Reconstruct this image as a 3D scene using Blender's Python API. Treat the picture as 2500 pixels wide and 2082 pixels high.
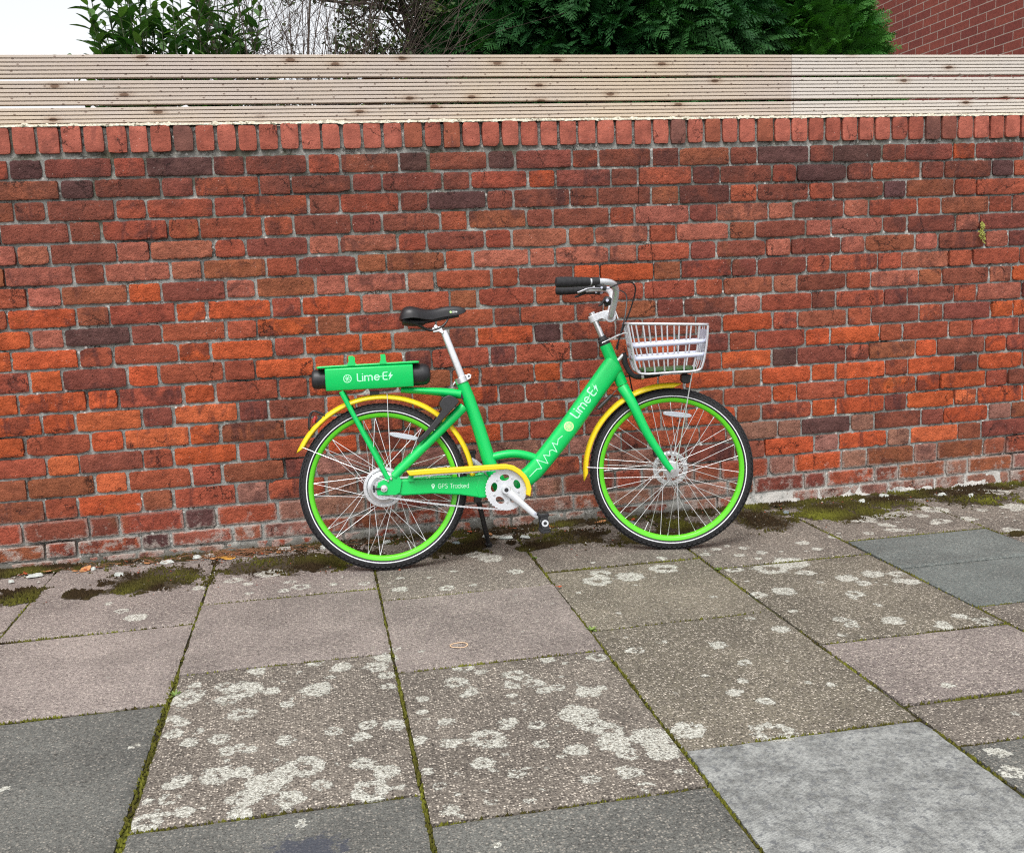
import bpy, bmesh, math, random
import numpy as np
from mathutils import Vector, Matrix, noise
from mathutils.bvhtree import BVHTree

for o in list(bpy.data.objects):
    bpy.data.objects.remove(o)
C = bpy.context.scene.collection
sc = bpy.context.scene
R = math.radians
random.seed(11)

# ------------------------------------------------------------------ camera
cd = bpy.data.cameras.new('camera')
cam = bpy.data.objects.new('camera', cd)
C.objects.link(cam)
cx = Vector((0.980570991506623, -0.19237945697696648, -0.03835705269531087))
cyd = Vector((-0.06732498905818739, -0.146382663023651, -0.9869343756372149))
cz = Vector((0.1842510917377107, 0.9703413113432571, -0.15649049394167672))
cam.matrix_world = Matrix(((cx.x, -cyd.x, -cz.x, 0), (cx.y, -cyd.y, -cz.y, -4.33526),
                           (cx.z, -cyd.z, -cz.z, 1.15067), (0, 0, 0, 1)))
cd.sensor_fit = 'HORIZONTAL'
cd.sensor_width = 36
cd.lens = 35.48
cd.clip_end = 600
sc.camera = cam

# ------------------------------------------------------------------ sky, sun, exposure
W = bpy.data.worlds.new('World')
sc.world = W
W.use_nodes = True
wn = W.node_tree
wn.nodes.clear()
SUN_EL, SUN_AZ = 58, 205          # azimuth: compass-like, measured from +Y towards +X
sky = wn.nodes.new('ShaderNodeTexSky')
sky.sky_type = 'NISHITA'
sky.sun_disc = False
sky.sun_elevation = R(SUN_EL)
sky.sun_rotation = R(SUN_AZ)
sky.air_density = 1.0
sky.dust_density = 3.0
sky.ozone_density = 1.0
hs = wn.nodes.new('ShaderNodeHueSaturation')
hs.inputs['Saturation'].default_value = 0.12
bg = wn.nodes.new('ShaderNodeBackground')
bg.inputs['Strength'].default_value = 0.15
wo = wn.nodes.new('ShaderNodeOutputWorld')
wn.links.new(sky.outputs[0], hs.inputs['Color'])
wn.links.new(hs.outputs[0], bg.inputs['Color'])
wn.links.new(bg.outputs[0], wo.inputs['Surface'])
sl = bpy.data.lights.new('overcast_sun', 'SUN')
sl.energy = 1.15
sl.angle = R(24)
sl.color = (1.0, 0.97, 0.93)
so = bpy.data.objects.new('overcast_sun', sl)
C.objects.link(so)
sdir = Vector((math.sin(R(SUN_AZ)) * math.cos(R(SUN_EL)), math.cos(R(SUN_AZ)) * math.cos(R(SUN_EL)), math.sin(R(SUN_EL))))
so.rotation_euler = sdir.to_track_quat('Z', 'Y').to_euler()
sc.view_settings.view_transform = 'Standard'
sc.view_settings.look = 'None'
sc.view_settings.gamma = 1
sc.view_settings.exposure = 0.75
sc.render.engine = 'CYCLES'
sc.cycles.max_bounces = 5
sc.cycles.diffuse_bounces = 3
sc.cycles.glossy_bounces = 3
sc.cycles.use_denoising = False
sc.cycles.filter_width = 1.15
sc.cycles.sample_clamp_indirect = 4.0

# ------------------------------------------------------------------ helpers: materials
def lin(r, g, b, k=1.0):
    f = lambda c: ((c / 255) / 12.92 if c / 255 <= .04045 else ((c / 255 + .055) / 1.055) ** 2.4) * k
    return (f(r), f(g), f(b), 1.0)

class NT:
    """a thin layer over a material's nodes"""
    def __init__(s, name):
        s.m = bpy.data.materials.new(name)
        s.m.use_nodes = True
        s.t = s.m.node_tree
        s.b = s.t.nodes['Principled BSDF']
        s.out = s.t.nodes['Material Output']
    def put(s, sock, v):
        if isinstance(v, bpy.types.NodeSocket):
            s.t.links.new(v, sock)
        else:
            if isinstance(v, tuple) and len(v) == 3 and sock.type == 'RGBA':
                v = v + (1,)
            sock.default_value = v
    def n(s, typ, out=0, props=None, **ins):
        nd = s.t.nodes.new(typ)
        for k, v in (props or {}).items():
            setattr(nd, k, v)
        for k, v in ins.items():
            key = int(k[1:]) if k[0] == '_' else k.replace('__', ' ')
            s.put(nd.inputs[key], v)
        return nd.outputs[out]
    def math(s, op, a, b=0.0, c=0.0, clamp=False):
        return s.n('ShaderNodeMath', props={'operation': op, 'use_clamp': clamp}, _0=a, _1=b, _2=c)
    def mix(s, f, a, b, blend='MIX'):
        nd = s.t.nodes.new('ShaderNodeMix')
        nd.data_type = 'RGBA'
        nd.blend_type = blend
        s.put(nd.inputs[0], f)
        s.put(nd.inputs[6], a)
        s.put(nd.inputs[7], b)
        return nd.outputs[2]
    def coord(s):
        return s.n('ShaderNodeTexCoord', out=3)
    def noise(s, scale, detail=3.0, rough=.55, vec=None, dist=0.0, color=False):
        return s.n('ShaderNodeTexNoise', out=1 if color else 0, Vector=vec or s.coord(), Scale=scale, Detail=detail, Roughness=rough, Distortion=dist)
    def voro2(s, vec, out=0):
        return s.n('ShaderNodeTexVoronoi', out=out, props={'voronoi_dimensions': '2D'}, Vector=vec, Scale=1.0)
    def voro(s, scale, feature='F1', out=0, vec=None, rand=1.0):
        return s.n('ShaderNodeTexVoronoi', out=out, props={'feature': feature}, Vector=vec or s.coord(), Scale=scale, Randomness=rand)
    def step(s, x, a, b):
        return s.n('ShaderNodeMapRange', props={'interpolation_type': 'SMOOTHSTEP'}, Value=x, From__Min=a, From__Max=b)
    def attr(s, name, out=0):
        return s.n('ShaderNodeAttribute', out=out, props={'attribute_name': name})
    def scalevec(s, x, y, z):
        return s.n('ShaderNodeMapping', Vector=s.coord(), Scale=(x, y, z))
    def bump(s, h, strength=.5, dist=.003, normal=None):
        nd = s.t.nodes.new('ShaderNodeBump')
        s.put(nd.inputs['Strength'], strength)
        s.put(nd.inputs['Distance'], dist)
        s.put(nd.inputs['Height'], h)
        if normal is not None:
            s.put(nd.inputs['Normal'], normal)
        return nd.outputs[0]
    def set(s, **k):
        for a, v in k.items():
            s.put(s.b.inputs[a.replace('__', ' ')], v)
        return s.m

def plain(name, col, rough=.5, metal=0.0, coat=0.0, spec=.5, var=.08, scale=14, bump=0.0, bscale=300, **extra):
    """a surface with slight unevenness of tone and gloss, so it is not one flat value"""
    t = NT(name)
    nz = t.noise(scale, 4, .6)
    c = t.mix(t.step(nz, .3, .7), tuple(x * (1 - var) for x in col[:3]), tuple(min(1, x * (1 + var)) for x in col[:3]))
    r = t.math('ADD', t.math('MULTIPLY', t.noise(scale * 2.5, 3), .16), rough - .08)
    t.set(Base__Color=c, Roughness=r, Metallic=metal, Coat__Weight=coat, Specular__IOR__Level=spec, **extra)
    if bump:
        t.set(Normal=t.bump(t.noise(bscale, 2), bump, .001))
    return t.m

# ------------------------------------------------------------------ helpers: meshes
def tag(o, label=None, cat=None, group=None, kind=None):
    if label: o['label'] = label
    if cat: o['category'] = cat
    if group: o['group'] = group
    if kind: o['kind'] = kind
    return o

def empty(name, loc=(0, 0, 0), parent=None):
    o = bpy.data.objects.new(name, None)
    o.empty_display_size = .1
    o.location = loc
    C.objects.link(o)
    if parent: o.parent = parent
    return o

class MB:
    def __init__(s):
        s.v, s.f, s.mi = [], [], []
    def add(s, vs, fs, mi=0):
        b = len(s.v)
        s.v += [tuple(p) for p in vs]
        s.f += [tuple(b + i for i in f) for f in fs]
        s.mi += [mi] * len(fs)
    def tube(s, pts, r, n=10, cap=True, flat=None, mi=0):
        """r: number, list of numbers, or list of (ra, rb); flat: direction that ra is measured along"""
        pts = [Vector(p) for p in pts]
        k = len(pts)
        rs = r if isinstance(r, (list, tuple)) and not (len(r) == 2 and k != 2) else [r] * k
        vs, fs = [], []
        ref = Vector(flat) if flat else None
        prev = None
        for i, p in enumerate(pts):
            d = (pts[min(i + 1, k - 1)] - pts[max(i - 1, 0)]).normalized()
            if ref is not None:
                a = (ref - d * ref.dot(d)).normalized()
            elif prev is None:
                up = Vector((0, 0, 1)) if abs(d.z) < .9 else Vector((1, 0, 0))
                a = d.cross(up).normalized()
            else:
                a = (prev - d * prev.dot(d)).normalized()
            prev = a
            b = d.cross(a)
            ra, rb = rs[i] if isinstance(rs[i], (tuple, list)) else (rs[i], rs[i])
            for j in range(n):
                t = 2 * math.pi * j / n
                vs.append(p + a * (math.cos(t) * ra) + b * (math.sin(t) * rb))
        for i in range(k - 1):
            for j in range(n):
                q = (j + 1) % n
                fs.append((i * n + j, i * n + q, (i + 1) * n + q, (i + 1) * n + j))
        if cap:
            fs.append(tuple(range(n - 1, -1, -1)))
            fs.append(tuple((k - 1) * n + j for j in range(n)))
        s.add(vs, fs, mi)
    def box(s, c, h, rot=None, mi=0):
        vs = [Vector((x * h[0], y * h[1], z * h[2])) for x in (-1, 1) for y in (-1, 1) for z in (-1, 1)]
        if rot is not None: vs = [rot @ v for v in vs]
        c = Vector(c)
        s.add([c + v for v in vs], [(0, 1, 3, 2), (4, 6, 7, 5), (0, 4, 5, 1), (2, 3, 7, 6), (0, 2, 6, 4), (1, 5, 7, 3)], mi)
    def poly(s, uv, y0, y1, mi=0):
        """outline in the x-z plane, thickness y0..y1"""
        n = len(uv)
        vs = [(u, y0, v) for u, v in uv] + [(u, y1, v) for u, v in uv]
        fs = [tuple(range(n)), tuple(range(2 * n - 1, n - 1, -1))]
        for i in range(n):
            j = (i + 1) % n
            fs.append((i, i + n, j + n, j))
        s.add(vs, fs, mi)
    def ring(s, prof, c=(0, 0, 0), n=96, a0=0, a1=None, closed=True, skew=None, mi=0):
        """profile (radius, y) swept about an axis along y through c"""
        full = a1 is None
        m = len(prof)
        cnt = n if full else n + 1
        vs, fs = [], []
        rmax, rmin = max(p[0] for p in prof), min(p[0] for p in prof)
        for i in range(cnt):
            for r, y in prof:
                if full:
                    t = 2 * math.pi * i / n
                else:
                    k = (r - rmin) / max(rmax - rmin, 1e-9)
                    lo = a0 - (skew[0] if skew else 0) * k
                    hi = a1 + (skew[1] if skew else 0) * k
                    t = lo + (hi - lo) * i / n
                vs.append((c[0] + r * math.cos(t), c[1] + y, c[2] + r * math.sin(t)))
        for i in range(n):
            i2 = (i + 1) % cnt
            for j in range(m if closed else m - 1):
                j2 = (j + 1) % m
                fs.append((i * m + j, i2 * m + j, i2 * m + j2, i * m + j2))
        if closed and not full:
            fs.append(tuple(range(m)))
            fs.append(tuple(n * m + j for j in range(m - 1, -1, -1)))
        s.add(vs, fs, mi)
    def xform(s, M):
        s.v = [tuple(M @ Vector(p)) for p in s.v]
        return s
    def build(s, name, mats, parent=None, smooth=True, sharp=38, bevel=0.0, seg=2, solid=0.0):
        me = bpy.data.meshes.new(name)
        me.from_pydata(s.v, [], s.f)
        for m in (mats if isinstance(mats, (list, tuple)) else [mats]):
            me.materials.append(m)
        if any(s.mi):
            me.polygons.foreach_set('material_index', s.mi)
        bm = bmesh.new()
        bm.from_mesh(me)
        bmesh.ops.recalc_face_normals(bm, faces=bm.faces)
        bm.to_mesh(me)
        bm.free()
        if smooth:
            me.polygons.foreach_set('use_smooth', [True] * len(me.polygons))
            me.set_sharp_from_angle(angle=R(sharp))
        o = bpy.data.objects.new(name, me)
        C.objects.link(o)
        if parent: o.parent = parent
        if solid:
            md = o.modifiers.new('thickness', 'SOLIDIFY')
            md.thickness = solid
            md.offset = 0
        if bevel:
            md = o.modifiers.new('soft_edges', 'BEVEL')
            md.width = bevel
            md.segments = seg
            md.limit_method = 'ANGLE'
            md.angle_limit = R(35)
            md.harden_normals = False
        return o

def curve(pts, n=6):
    """points resampled along a smooth curve through them"""
    P = [Vector(p) for p in pts]
    out = []
    for i in range(len(P) - 1):
        p0, p1, p2, p3 = P[max(i - 1, 0)], P[i], P[i + 1], P[min(i + 2, len(P) - 1)]
        for k in range(n):
            t = k / n
            out.append(.5 * ((2 * p1) + (p2 - p0) * t + (2 * p0 - 5 * p1 + 4 * p2 - p3) * t * t + (3 * p1 - p0 - 3 * p2 + p3) * t ** 3))
    out.append(P[-1])
    return out

def floatattr(me, name, vals):
    a = me.attributes.new(name, 'FLOAT', 'POINT')
    a.data.foreach_set('value', vals)

def colattr(me, name, cols):
    a = me.attributes.new(name, 'FLOAT_COLOR', 'POINT')
    a.data.foreach_set('color', [x for c in cols for x in c])

nz = lambda x, y, z: noise.noise(Vector((x, y, z)))
COURSES=[
(1.595,1.600,[-2.6,-2.341,-2.206,-1.938,-1.798,-1.537,-1.397,-1.132,-1.005,-0.746,-0.622,-0.364,-0.236,0.013,0.144,0.386,0.51,0.762,0.883,1.132,1.252,1.492,1.618,1.854,1.986,2.235,2.352,2.597,2.714,2.954,3.074,3.329,3.463,3.725,3.862,4.123,4.257,4.515,4.65,4.9],[6,0,2,0,1,1,2,0,1,2,0,1,1,2,6,0,1,0,1,2,1,1,6,1,0,1,0,1,1,4,1,6,0,6,1,2,6,1,1]),
(1.517,1.518,[-2.6,-2.46,-2.193,-2.051,-1.779,-1.636,-1.364,-1.223,-0.953,-0.825,-0.569,-0.444,-0.187,-0.06,0.186,0.312,0.566,0.685,0.935,1.058,1.304,1.428,1.678,1.808,2.055,2.177,2.425,2.548,2.794,2.912,3.162,3.277,3.546,3.686,3.952,4.09,4.351,4.493,4.755,4.9],[6,1,2,1,1,1,1,6,0,1,1,2,1,1,1,1,1,2,4,1,1,2,1,1,2,0,1,2,1,1,0,2,0,2,6,6,1,2,1]),
(1.436,1.436,[-2.6,-2.48,-2.24,-2.115,-1.871,-1.746,-1.5,-1.375,-1.129,-1.01,-0.754,-0.633,-0.374,-0.251,0.003,0.133,0.383,0.502,0.749,0.869,1.118,1.245,1.486,1.614,1.857,1.983,2.236,2.355,2.604,2.721,2.969,3.087,3.346,3.478,3.736,3.871,4.126,4.26,4.515,4.651,4.9],[2,1,1,2,2,6,1,6,1,1,2,2,2,2,1,2,1,0,1,1,1,1,6,1,2,1,2,1,0,6,2,2,2,1,1,2,2,2,1,0]),
(1.351,1.354,[-2.6,-2.364,-2.244,-2.017,-1.898,-1.665,-1.542,-1.311,-1.188,-0.935,-0.812,-0.558,-0.435,-0.184,-0.061,0.176,0.302,0.55,0.667,0.921,1.041,1.294,1.409,1.663,1.793,2.04,2.163,2.41,2.533,2.784,2.903,3.153,3.277,3.54,3.678,3.949,4.091,4.357,4.496,4.764,4.9],[2,2,6,1,2,2,2,1,1,1,2,2,2,2,1,1,1,2,6,1,1,2,3,1,3,3,1,3,2,2,6,2,1,2,3,1,3,2,3,6]),
(1.265,1.272,[-2.6,-2.342,-2.203,-1.94,-1.803,-1.54,-1.406,-1.14,-1.015,-0.763,-0.636,-0.383,-0.259,-0.008,0.12,0.364,0.486,0.736,0.854,1.104,1.222,1.47,1.6,1.85,1.975,2.222,2.348,2.604,2.73,2.981,3.105,3.356,3.49,3.741,3.875,4.128,4.262,4.515,4.647,4.9],[6,1,1,2,1,2,3,3,1,3,3,2,1,3,3,2,1,2,3,6,3,2,3,6,1,3,3,1,1,3,1,3,1,2,1,6,2,2,2]),
(1.185,1.192,[-2.6,-2.364,-2.245,-2.016,-1.894,-1.665,-1.542,-1.311,-1.191,-0.936,-0.816,-0.562,-0.438,-0.184,-0.057,0.187,0.312,0.561,0.679,0.929,1.044,1.289,1.417,1.663,1.789,2.026,2.15,2.396,2.519,2.773,2.893,3.138,3.264,3.527,3.666,3.938,4.077,4.348,4.487,4.751,4.9],[2,2,3,2,6,2,1,6,3,1,3,3,6,2,1,6,6,2,3,3,3,3,2,1,1,3,1,3,6,3,1,3,1,1,3,2,1,2,2,2]),
(1.102,1.108,[-2.6,-2.466,-2.225,-2.099,-1.857,-1.73,-1.488,-1.358,-1.116,-0.988,-0.734,-0.605,-0.353,-0.23,0.012,0.139,0.393,0.514,0.759,0.878,1.123,1.244,1.492,1.621,1.862,1.985,2.225,2.345,2.583,2.706,2.951,3.075,3.327,3.464,3.721,3.858,4.114,4.25,4.508,4.641,4.9],[2,1,6,1,1,2,3,2,3,6,4,1,3,6,3,3,3,2,2,1,4,4,6,2,1,1,2,2,2,3,2,2,2,4,6,6,1,3,3,2]),
(1.016,1.024,[-2.6,-2.455,-2.182,-2.037,-1.76,-1.617,-1.343,-1.2,-0.939,-0.814,-0.558,-0.433,-0.176,-0.05,0.197,0.322,0.573,0.695,0.947,1.066,1.317,1.444,1.689,1.82,2.063,2.179,2.427,2.548,2.795,2.917,3.167,3.287,3.549,3.688,3.95,4.09,4.36,4.496,4.761,4.9],[2,3,3,4,2,2,2,4,6,2,4,4,2,4,3,2,6,2,2,2,2,2,2,6,3,1,2,3,6,1,3,4,2,3,3,6,6,4,2]),
(0.932,0.944,[-2.6,-2.457,-2.217,-2.091,-1.853,-1.726,-1.486,-1.357,-1.117,-0.995,-0.74,-0.618,-0.364,-0.239,0.006,0.134,0.38,0.507,0.762,0.88,1.129,1.256,1.505,1.633,1.882,2.003,2.254,2.373,2.618,2.739,2.983,3.104,3.348,3.484,3.735,3.868,4.12,4.252,4.51,4.643,4.9],[6,6,1,2,6,6,6,4,3,0,1,2,2,4,6,2,2,2,1,2,2,6,1,1,3,2,1,2,1,1,2,3,1,2,2,2,2,1,2,2]),
(0.856,0.859,[-2.6,-2.452,-2.177,-2.035,-1.761,-1.618,-1.347,-1.202,-0.947,-0.816,-0.561,-0.433,-0.177,-0.052,0.185,0.319,0.563,0.684,0.937,1.063,1.31,1.437,1.687,1.815,2.061,2.183,2.433,2.556,2.803,2.93,3.181,3.302,3.569,3.706,3.969,4.107,4.366,4.505,4.772,4.9],[2,1,4,6,6,4,4,4,2,2,4,4,2,4,4,2,1,4,0,2,2,1,1,4,2,6,2,1,2,1,4,4,2,4,4,2,1,4,2]),
(0.763,0.774,[-2.6,-2.341,-2.204,-1.944,-1.809,-1.548,-1.409,-1.143,-1.019,-0.769,-0.644,-0.386,-0.261,-0.015,0.115,0.363,0.482,0.738,0.853,1.101,1.23,1.471,1.601,1.846,1.977,2.224,2.348,2.6,2.718,2.961,3.087,3.336,3.469,3.73,3.864,4.118,4.25,4.505,4.639,4.9],[6,6,2,4,6,4,2,4,1,4,2,2,4,4,4,1,2,1,2,1,4,4,1,2,2,4,4,2,2,2,2,1,4,2,4,2,4,4,4]),
(0.675,0.691,[-2.6,-2.452,-2.177,-2.033,-1.76,-1.618,-1.338,-1.196,-0.935,-0.81,-0.556,-0.428,-0.173,-0.047,0.199,0.328,0.566,0.692,0.932,1.056,1.308,1.436,1.681,1.811,2.06,2.181,2.428,2.547,2.789,2.901,3.156,3.272,3.536,3.677,3.945,4.088,4.351,4.489,4.755,4.9],[4,4,4,1,4,1,4,4,4,2,4,2,2,4,1,6,4,2,4,2,4,1,2,4,0,1,2,6,4,1,4,2,2,2,4,4,4,1,6]),
(0.589,0.606,[-2.6,-2.479,-2.234,-2.105,-1.858,-1.732,-1.483,-1.355,-1.114,-0.987,-0.727,-0.602,-0.343,-0.22,0.021,0.15,0.391,0.522,0.771,0.89,1.133,1.26,1.504,1.63,1.869,2.004,2.255,2.379,2.63,2.752,3,3.124,3.364,3.496,3.749,3.883,4.133,4.263,4.512,4.644,4.9],[6,2,2,4,2,2,2,4,4,5,1,5,1,1,4,2,4,4,1,2,4,4,4,4,6,4,4,4,2,4,1,4,2,4,4,4,2,4,6,4]),
(0.503,0.523,[-2.6,-2.377,-2.256,-2.02,-1.899,-1.665,-1.544,-1.309,-1.188,-0.934,-0.806,-0.546,-0.42,-0.157,-0.028,0.216,0.344,0.592,0.715,0.962,1.074,1.321,1.449,1.689,1.817,2.062,2.182,2.429,2.549,2.798,2.922,3.171,3.287,3.556,3.693,3.952,4.089,4.355,4.496,4.757,4.9],[4,6,4,4,4,1,2,4,2,4,5,4,6,2,4,2,6,6,2,2,1,4,2,6,2,4,2,4,4,4,4,2,1,4,4,2,1,4,4,2]),
(0.416,0.440,[-2.6,-2.466,-2.224,-2.096,-1.854,-1.728,-1.485,-1.355,-1.113,-0.988,-0.738,-0.617,-0.357,-0.233,0.016,0.145,0.393,0.525,0.776,0.903,1.154,1.278,1.516,1.639,1.881,2.005,2.258,2.381,2.632,2.748,3,3.125,3.372,3.502,3.75,3.881,4.131,4.263,4.513,4.645,4.9],[4,2,4,4,4,2,6,2,5,1,2,4,2,2,4,2,1,4,2,2,1,4,4,4,6,2,4,4,1,4,5,4,4,6,4,2,2,2,1,2]),
(0.329,0.355,[-2.6,-2.453,-2.181,-2.036,-1.758,-1.616,-1.341,-1.198,-0.935,-0.806,-0.553,-0.427,-0.169,-0.04,0.208,0.335,0.582,0.711,0.957,1.083,1.325,1.454,1.701,1.829,2.086,2.207,2.458,2.58,2.826,2.945,3.19,3.313,3.573,3.711,3.973,4.111,4.373,4.507,4.772,4.9],[2,7,1,2,1,1,6,6,5,2,2,6,1,7,2,7,7,7,7,7,1,2,2,7,7,0,7,1,1,4,7,6,1,7,6,2,2,7,2]),
(0.238,0.273,[-2.6,-2.338,-2.201,-1.938,-1.801,-1.544,-1.404,-1.142,-1.011,-0.756,-0.633,-0.377,-0.246,-0,0.132,0.375,0.503,0.756,0.887,1.133,1.262,1.506,1.634,1.877,2.023,2.273,2.398,2.65,2.77,3.025,3.154,3.397,3.528,3.773,3.902,4.144,4.272,4.517,4.648,4.9],[7,2,2,2,2,1,6,2,4,6,2,7,2,7,1,7,2,7,2,2,7,1,1,1,4,7,4,7,5,6,1,2,1,2,7,6,7,6,2]),
(0.144,0.183,[-2.6,-2.454,-2.191,-2.049,-1.779,-1.639,-1.375,-1.236,-0.977,-0.855,-0.596,-0.465,-0.211,-0.083,0.163,0.294,0.538,0.67,0.915,1.045,1.292,1.422,1.672,1.803,2.042,2.172,2.413,2.543,2.793,2.917,3.167,3.293,3.558,3.695,3.959,4.096,4.359,4.499,4.763,4.9],[7,7,2,2,7,6,2,1,1,2,0,2,7,7,2,1,2,2,7,1,2,7,6,2,7,4,7,6,7,6,6,2,6,7,7,2,6,7,1]),
(0.055,0.088,[-2.6,-2.339,-2.205,-1.946,-1.811,-1.55,-1.412,-1.158,-1.033,-0.777,-0.659,-0.402,-0.28,-0.034,0.094,0.34,0.47,0.714,0.843,1.092,1.22,1.466,1.593,1.836,1.969,2.219,2.337,2.586,2.712,2.964,3.083,3.331,3.464,3.72,3.855,4.116,4.251,4.505,4.637,4.9],[6,6,7,1,2,1,6,2,2,0,3,3,7,2,6,2,2,3,7,6,7,7,7,6,1,1,2,1,6,7,6,7,6,7,3,6,2,7,6]),
(0.002,0.026,[-2.6,-2.363,-2.242,-2.009,-1.89,-1.655,-1.535,-1.304,-1.125,-1.018,-0.801,-0.681,-0.441,-0.312,-0.067,0.059,0.3,0.43,0.677,0.806,1.051,1.178,1.419,1.548,1.787,1.924,2.152,2.299,2.511,2.662,2.911,3.074,3.322,3.457,3.715,3.851,4.105,4.238,4.492,4.629,4.9],[7,3,1,3,3,6,1,7,7,7,7,7,7,2,7,2,7,3,3,7,7,6,1,7,3,7,7,7,7,7,7,7,6,6,3,7,2,7,1,3])]
COPING=[-1.109,-1.019,-0.932,-0.848,-0.763,-0.677,-0.598,-0.511,-0.425,-0.342,-0.259,-0.177,-0.093,-0.011,0.075,0.157,0.241,0.324,0.409,0.495,0.576,0.656,0.740,0.823,0.907,0.991,1.075,1.159,1.243,1.325,1.410,1.496,1.576,1.655,1.734,1.814,1.896,1.981,2.063,2.145,2.229,2.309,2.390,2.474,2.555,2.638,2.722,2.806,2.890,2.974,3.058,3.139,3.220,3.302]
LICHEN=[(0.238,-0.758,0.029),(0.407,-0.793,0.029),(0.505,-0.796,0.016),(0.688,-0.673,0.029),(0.954,-0.878,0.05),(0.989,-0.795,0.037),(1.081,-0.866,0.05),(1.235,-0.806,0.051),(0.88,-1.556,0.026),(0.249,-1.385,0.013),(0.174,-1.341,0.018),(0.142,-1.405,0.036),(0.109,-1.474,0.035),(0.138,-1.542,0.026),(0.007,-1.451,0.032),(0.132,-1.625,0.022),(0.358,-1.555,0.029),(0.403,-1.597,0.02),(0.491,-1.645,0.031),(0.513,-1.673,0.022),(0.547,-1.773,0.021),(0.531,-1.72,0.027),(0.605,-1.559,0.023),(0.659,-1.818,0.034),(0.75,-1.586,0.029),(0.363,-1.723,0.022),(0.216,-1.736,0.019),(0.321,-1.652,0.033),(0.601,-1.945,0.045),(0.615,-2.008,0.039),(0.648,-2.051,0.034),(0.644,-2.114,0.042),(0.658,-2.18,0.028),(0.547,-2.129,0.028),(0.731,-2.106,0.04),(0.744,-2.189,0.041),(0.842,-2.094,0.034),(0.404,-1.954,0.022),(0.482,-1.97,0.022),(0.183,-1.976,0.022),(0.259,-2.013,0.027),(0.348,-2.016,0.044),(0.129,-1.871,0.03),(0.065,-1.853,0.023),(0.042,-1.92,0.025),(0.318,-2.136,0.028),(0.187,-2.137,0.016),(0.091,-2.117,0.03),(0.04,-2.06,0.028),(0.382,-2.205,0.02),(0.635,-2.265,0.029),(0.541,-2.272,0.022),(0.653,-2.338,0.019),(0.748,-2.296,0.013),(0.049,-2.192,0.04),(0.117,-2.193,0.013),(0.213,-2.321,0.021),(0.24,-2.35,0.009),(0.236,-2.26,0.011),(0.306,-2.262,0.011),(0.202,-2.216,0.018),(0.285,-2.476,0.012),(0.473,-2.077,0.021),(0.588,-1.764,0.021),(0.629,-0.468,0.047),(0.578,-0.392,0.04),(0.721,-0.142,0.034),(0.87,-0.324,0.041),(0.928,-0.295,0.033),(-0.241,-1.404,0.028),(-0.066,-1.391,0.025),(0.005,-1.444,0.028),(-0.407,-1.464,0.018),(-0.42,-1.547,0.045),(-0.322,-1.496,0.027),(-0.268,-1.534,0.054),(-0.303,-1.595,0.035),(-0.062,-1.593,0.044),(-0.142,-1.668,0.02),(-0.263,-1.7,0.034),(-0.445,-1.675,0.02),(-0.428,-1.773,0.025),(-0.309,-1.835,0.027),(-0.38,-1.833,0.024),(-0.142,-1.887,0.026),(-0.283,-1.91,0.021),(-0.229,-1.914,0.018),(-0.381,-2.03,0.03),(-0.241,-2.028,0.027),(-0.297,-2.028,0.04),(-0.093,-2.038,0.045),(-0.177,-2.095,0.048),(-0.224,-2.148,0.038),(-0.393,-2.112,0.024),(-0.128,-2.183,0.033),(-0.055,-2.137,0.024),(-0.428,-2.2,0.034),(-0.233,-2.213,0.025),(-0.309,-2.166,0.012),(-0.354,-2.176,0.023),(-0.102,-2.29,0.017),(-0.515,-1.81,0.015),(-0.779,-1.956,0.014),(-0.5,-0.501,0.024),(-0.375,-0.449,0.033),(-0.318,-0.508,0.02),(-0.238,-0.397,0.05),(-0.12,-0.611,0.032),(0.001,-0.619,0.016),(-0.741,-0.691,0.023),(-0.678,-0.778,0.038),(-0.805,-0.59,0.016),(1.626,-0.655,0.021),(1.878,-0.66,0.026),(1.448,-0.693,0.021),(1.474,-0.908,0.032),(1.708,-0.897,0.064),(1.705,-1.026,0.031),(1.609,-0.938,0.064),(1.536,-1.196,0.041),(1.436,-1.201,0.029),(1.812,-1.13,0.038),(1.925,-1.112,0.038),(2.005,-1.138,0.03),(1.996,-1.234,0.031),(1.838,-1.196,0.026),(1.749,-1.293,0.03),(1.727,-1.563,0.033),(1.584,-1.564,0.023),(1.986,-1.642,0.029),(1.849,-1.655,0.023),(1.313,-1.413,0.015),(1.363,-1.528,0.027),(1.129,-1.595,0.029),(1.148,-1.742,0.022),(1.04,-1.923,0.023),(1.306,-1.948,0.016),(1.399,-2.004,0.017),(1.591,-2.045,0.017),(1.008,-1.799,0.013),(1.036,-2.162,0.05),(0.841,-2.095,0.04),(0.753,-2.167,0.042),(0.762,-2.11,0.032),(1.652,-2.229,0.013),(1.497,-2.279,0.009),(0.744,-2.295,0.012),(2.04,-0.618,0.026),(2.197,-0.619,0.022),(2.292,-0.403,0.055),(2.41,-0.363,0.056),(2.499,-0.374,0.042),(2.329,-0.515,0.027),(2.373,-0.625,0.026),(2.315,-0.605,0.031),(2.675,-0.352,0.056),(2.582,-0.539,0.036),(2.712,-0.533,0.036),(2.556,-0.436,0.027),(2.866,-0.422,0.023),(3.025,-0.415,0.055),(2.765,-0.744,0.034),(3.15,-0.157,0.049),(3.091,-0.11,0.039),(1.452,-2.488,0.028),(1.479,-2.401,0.024)]
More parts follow.
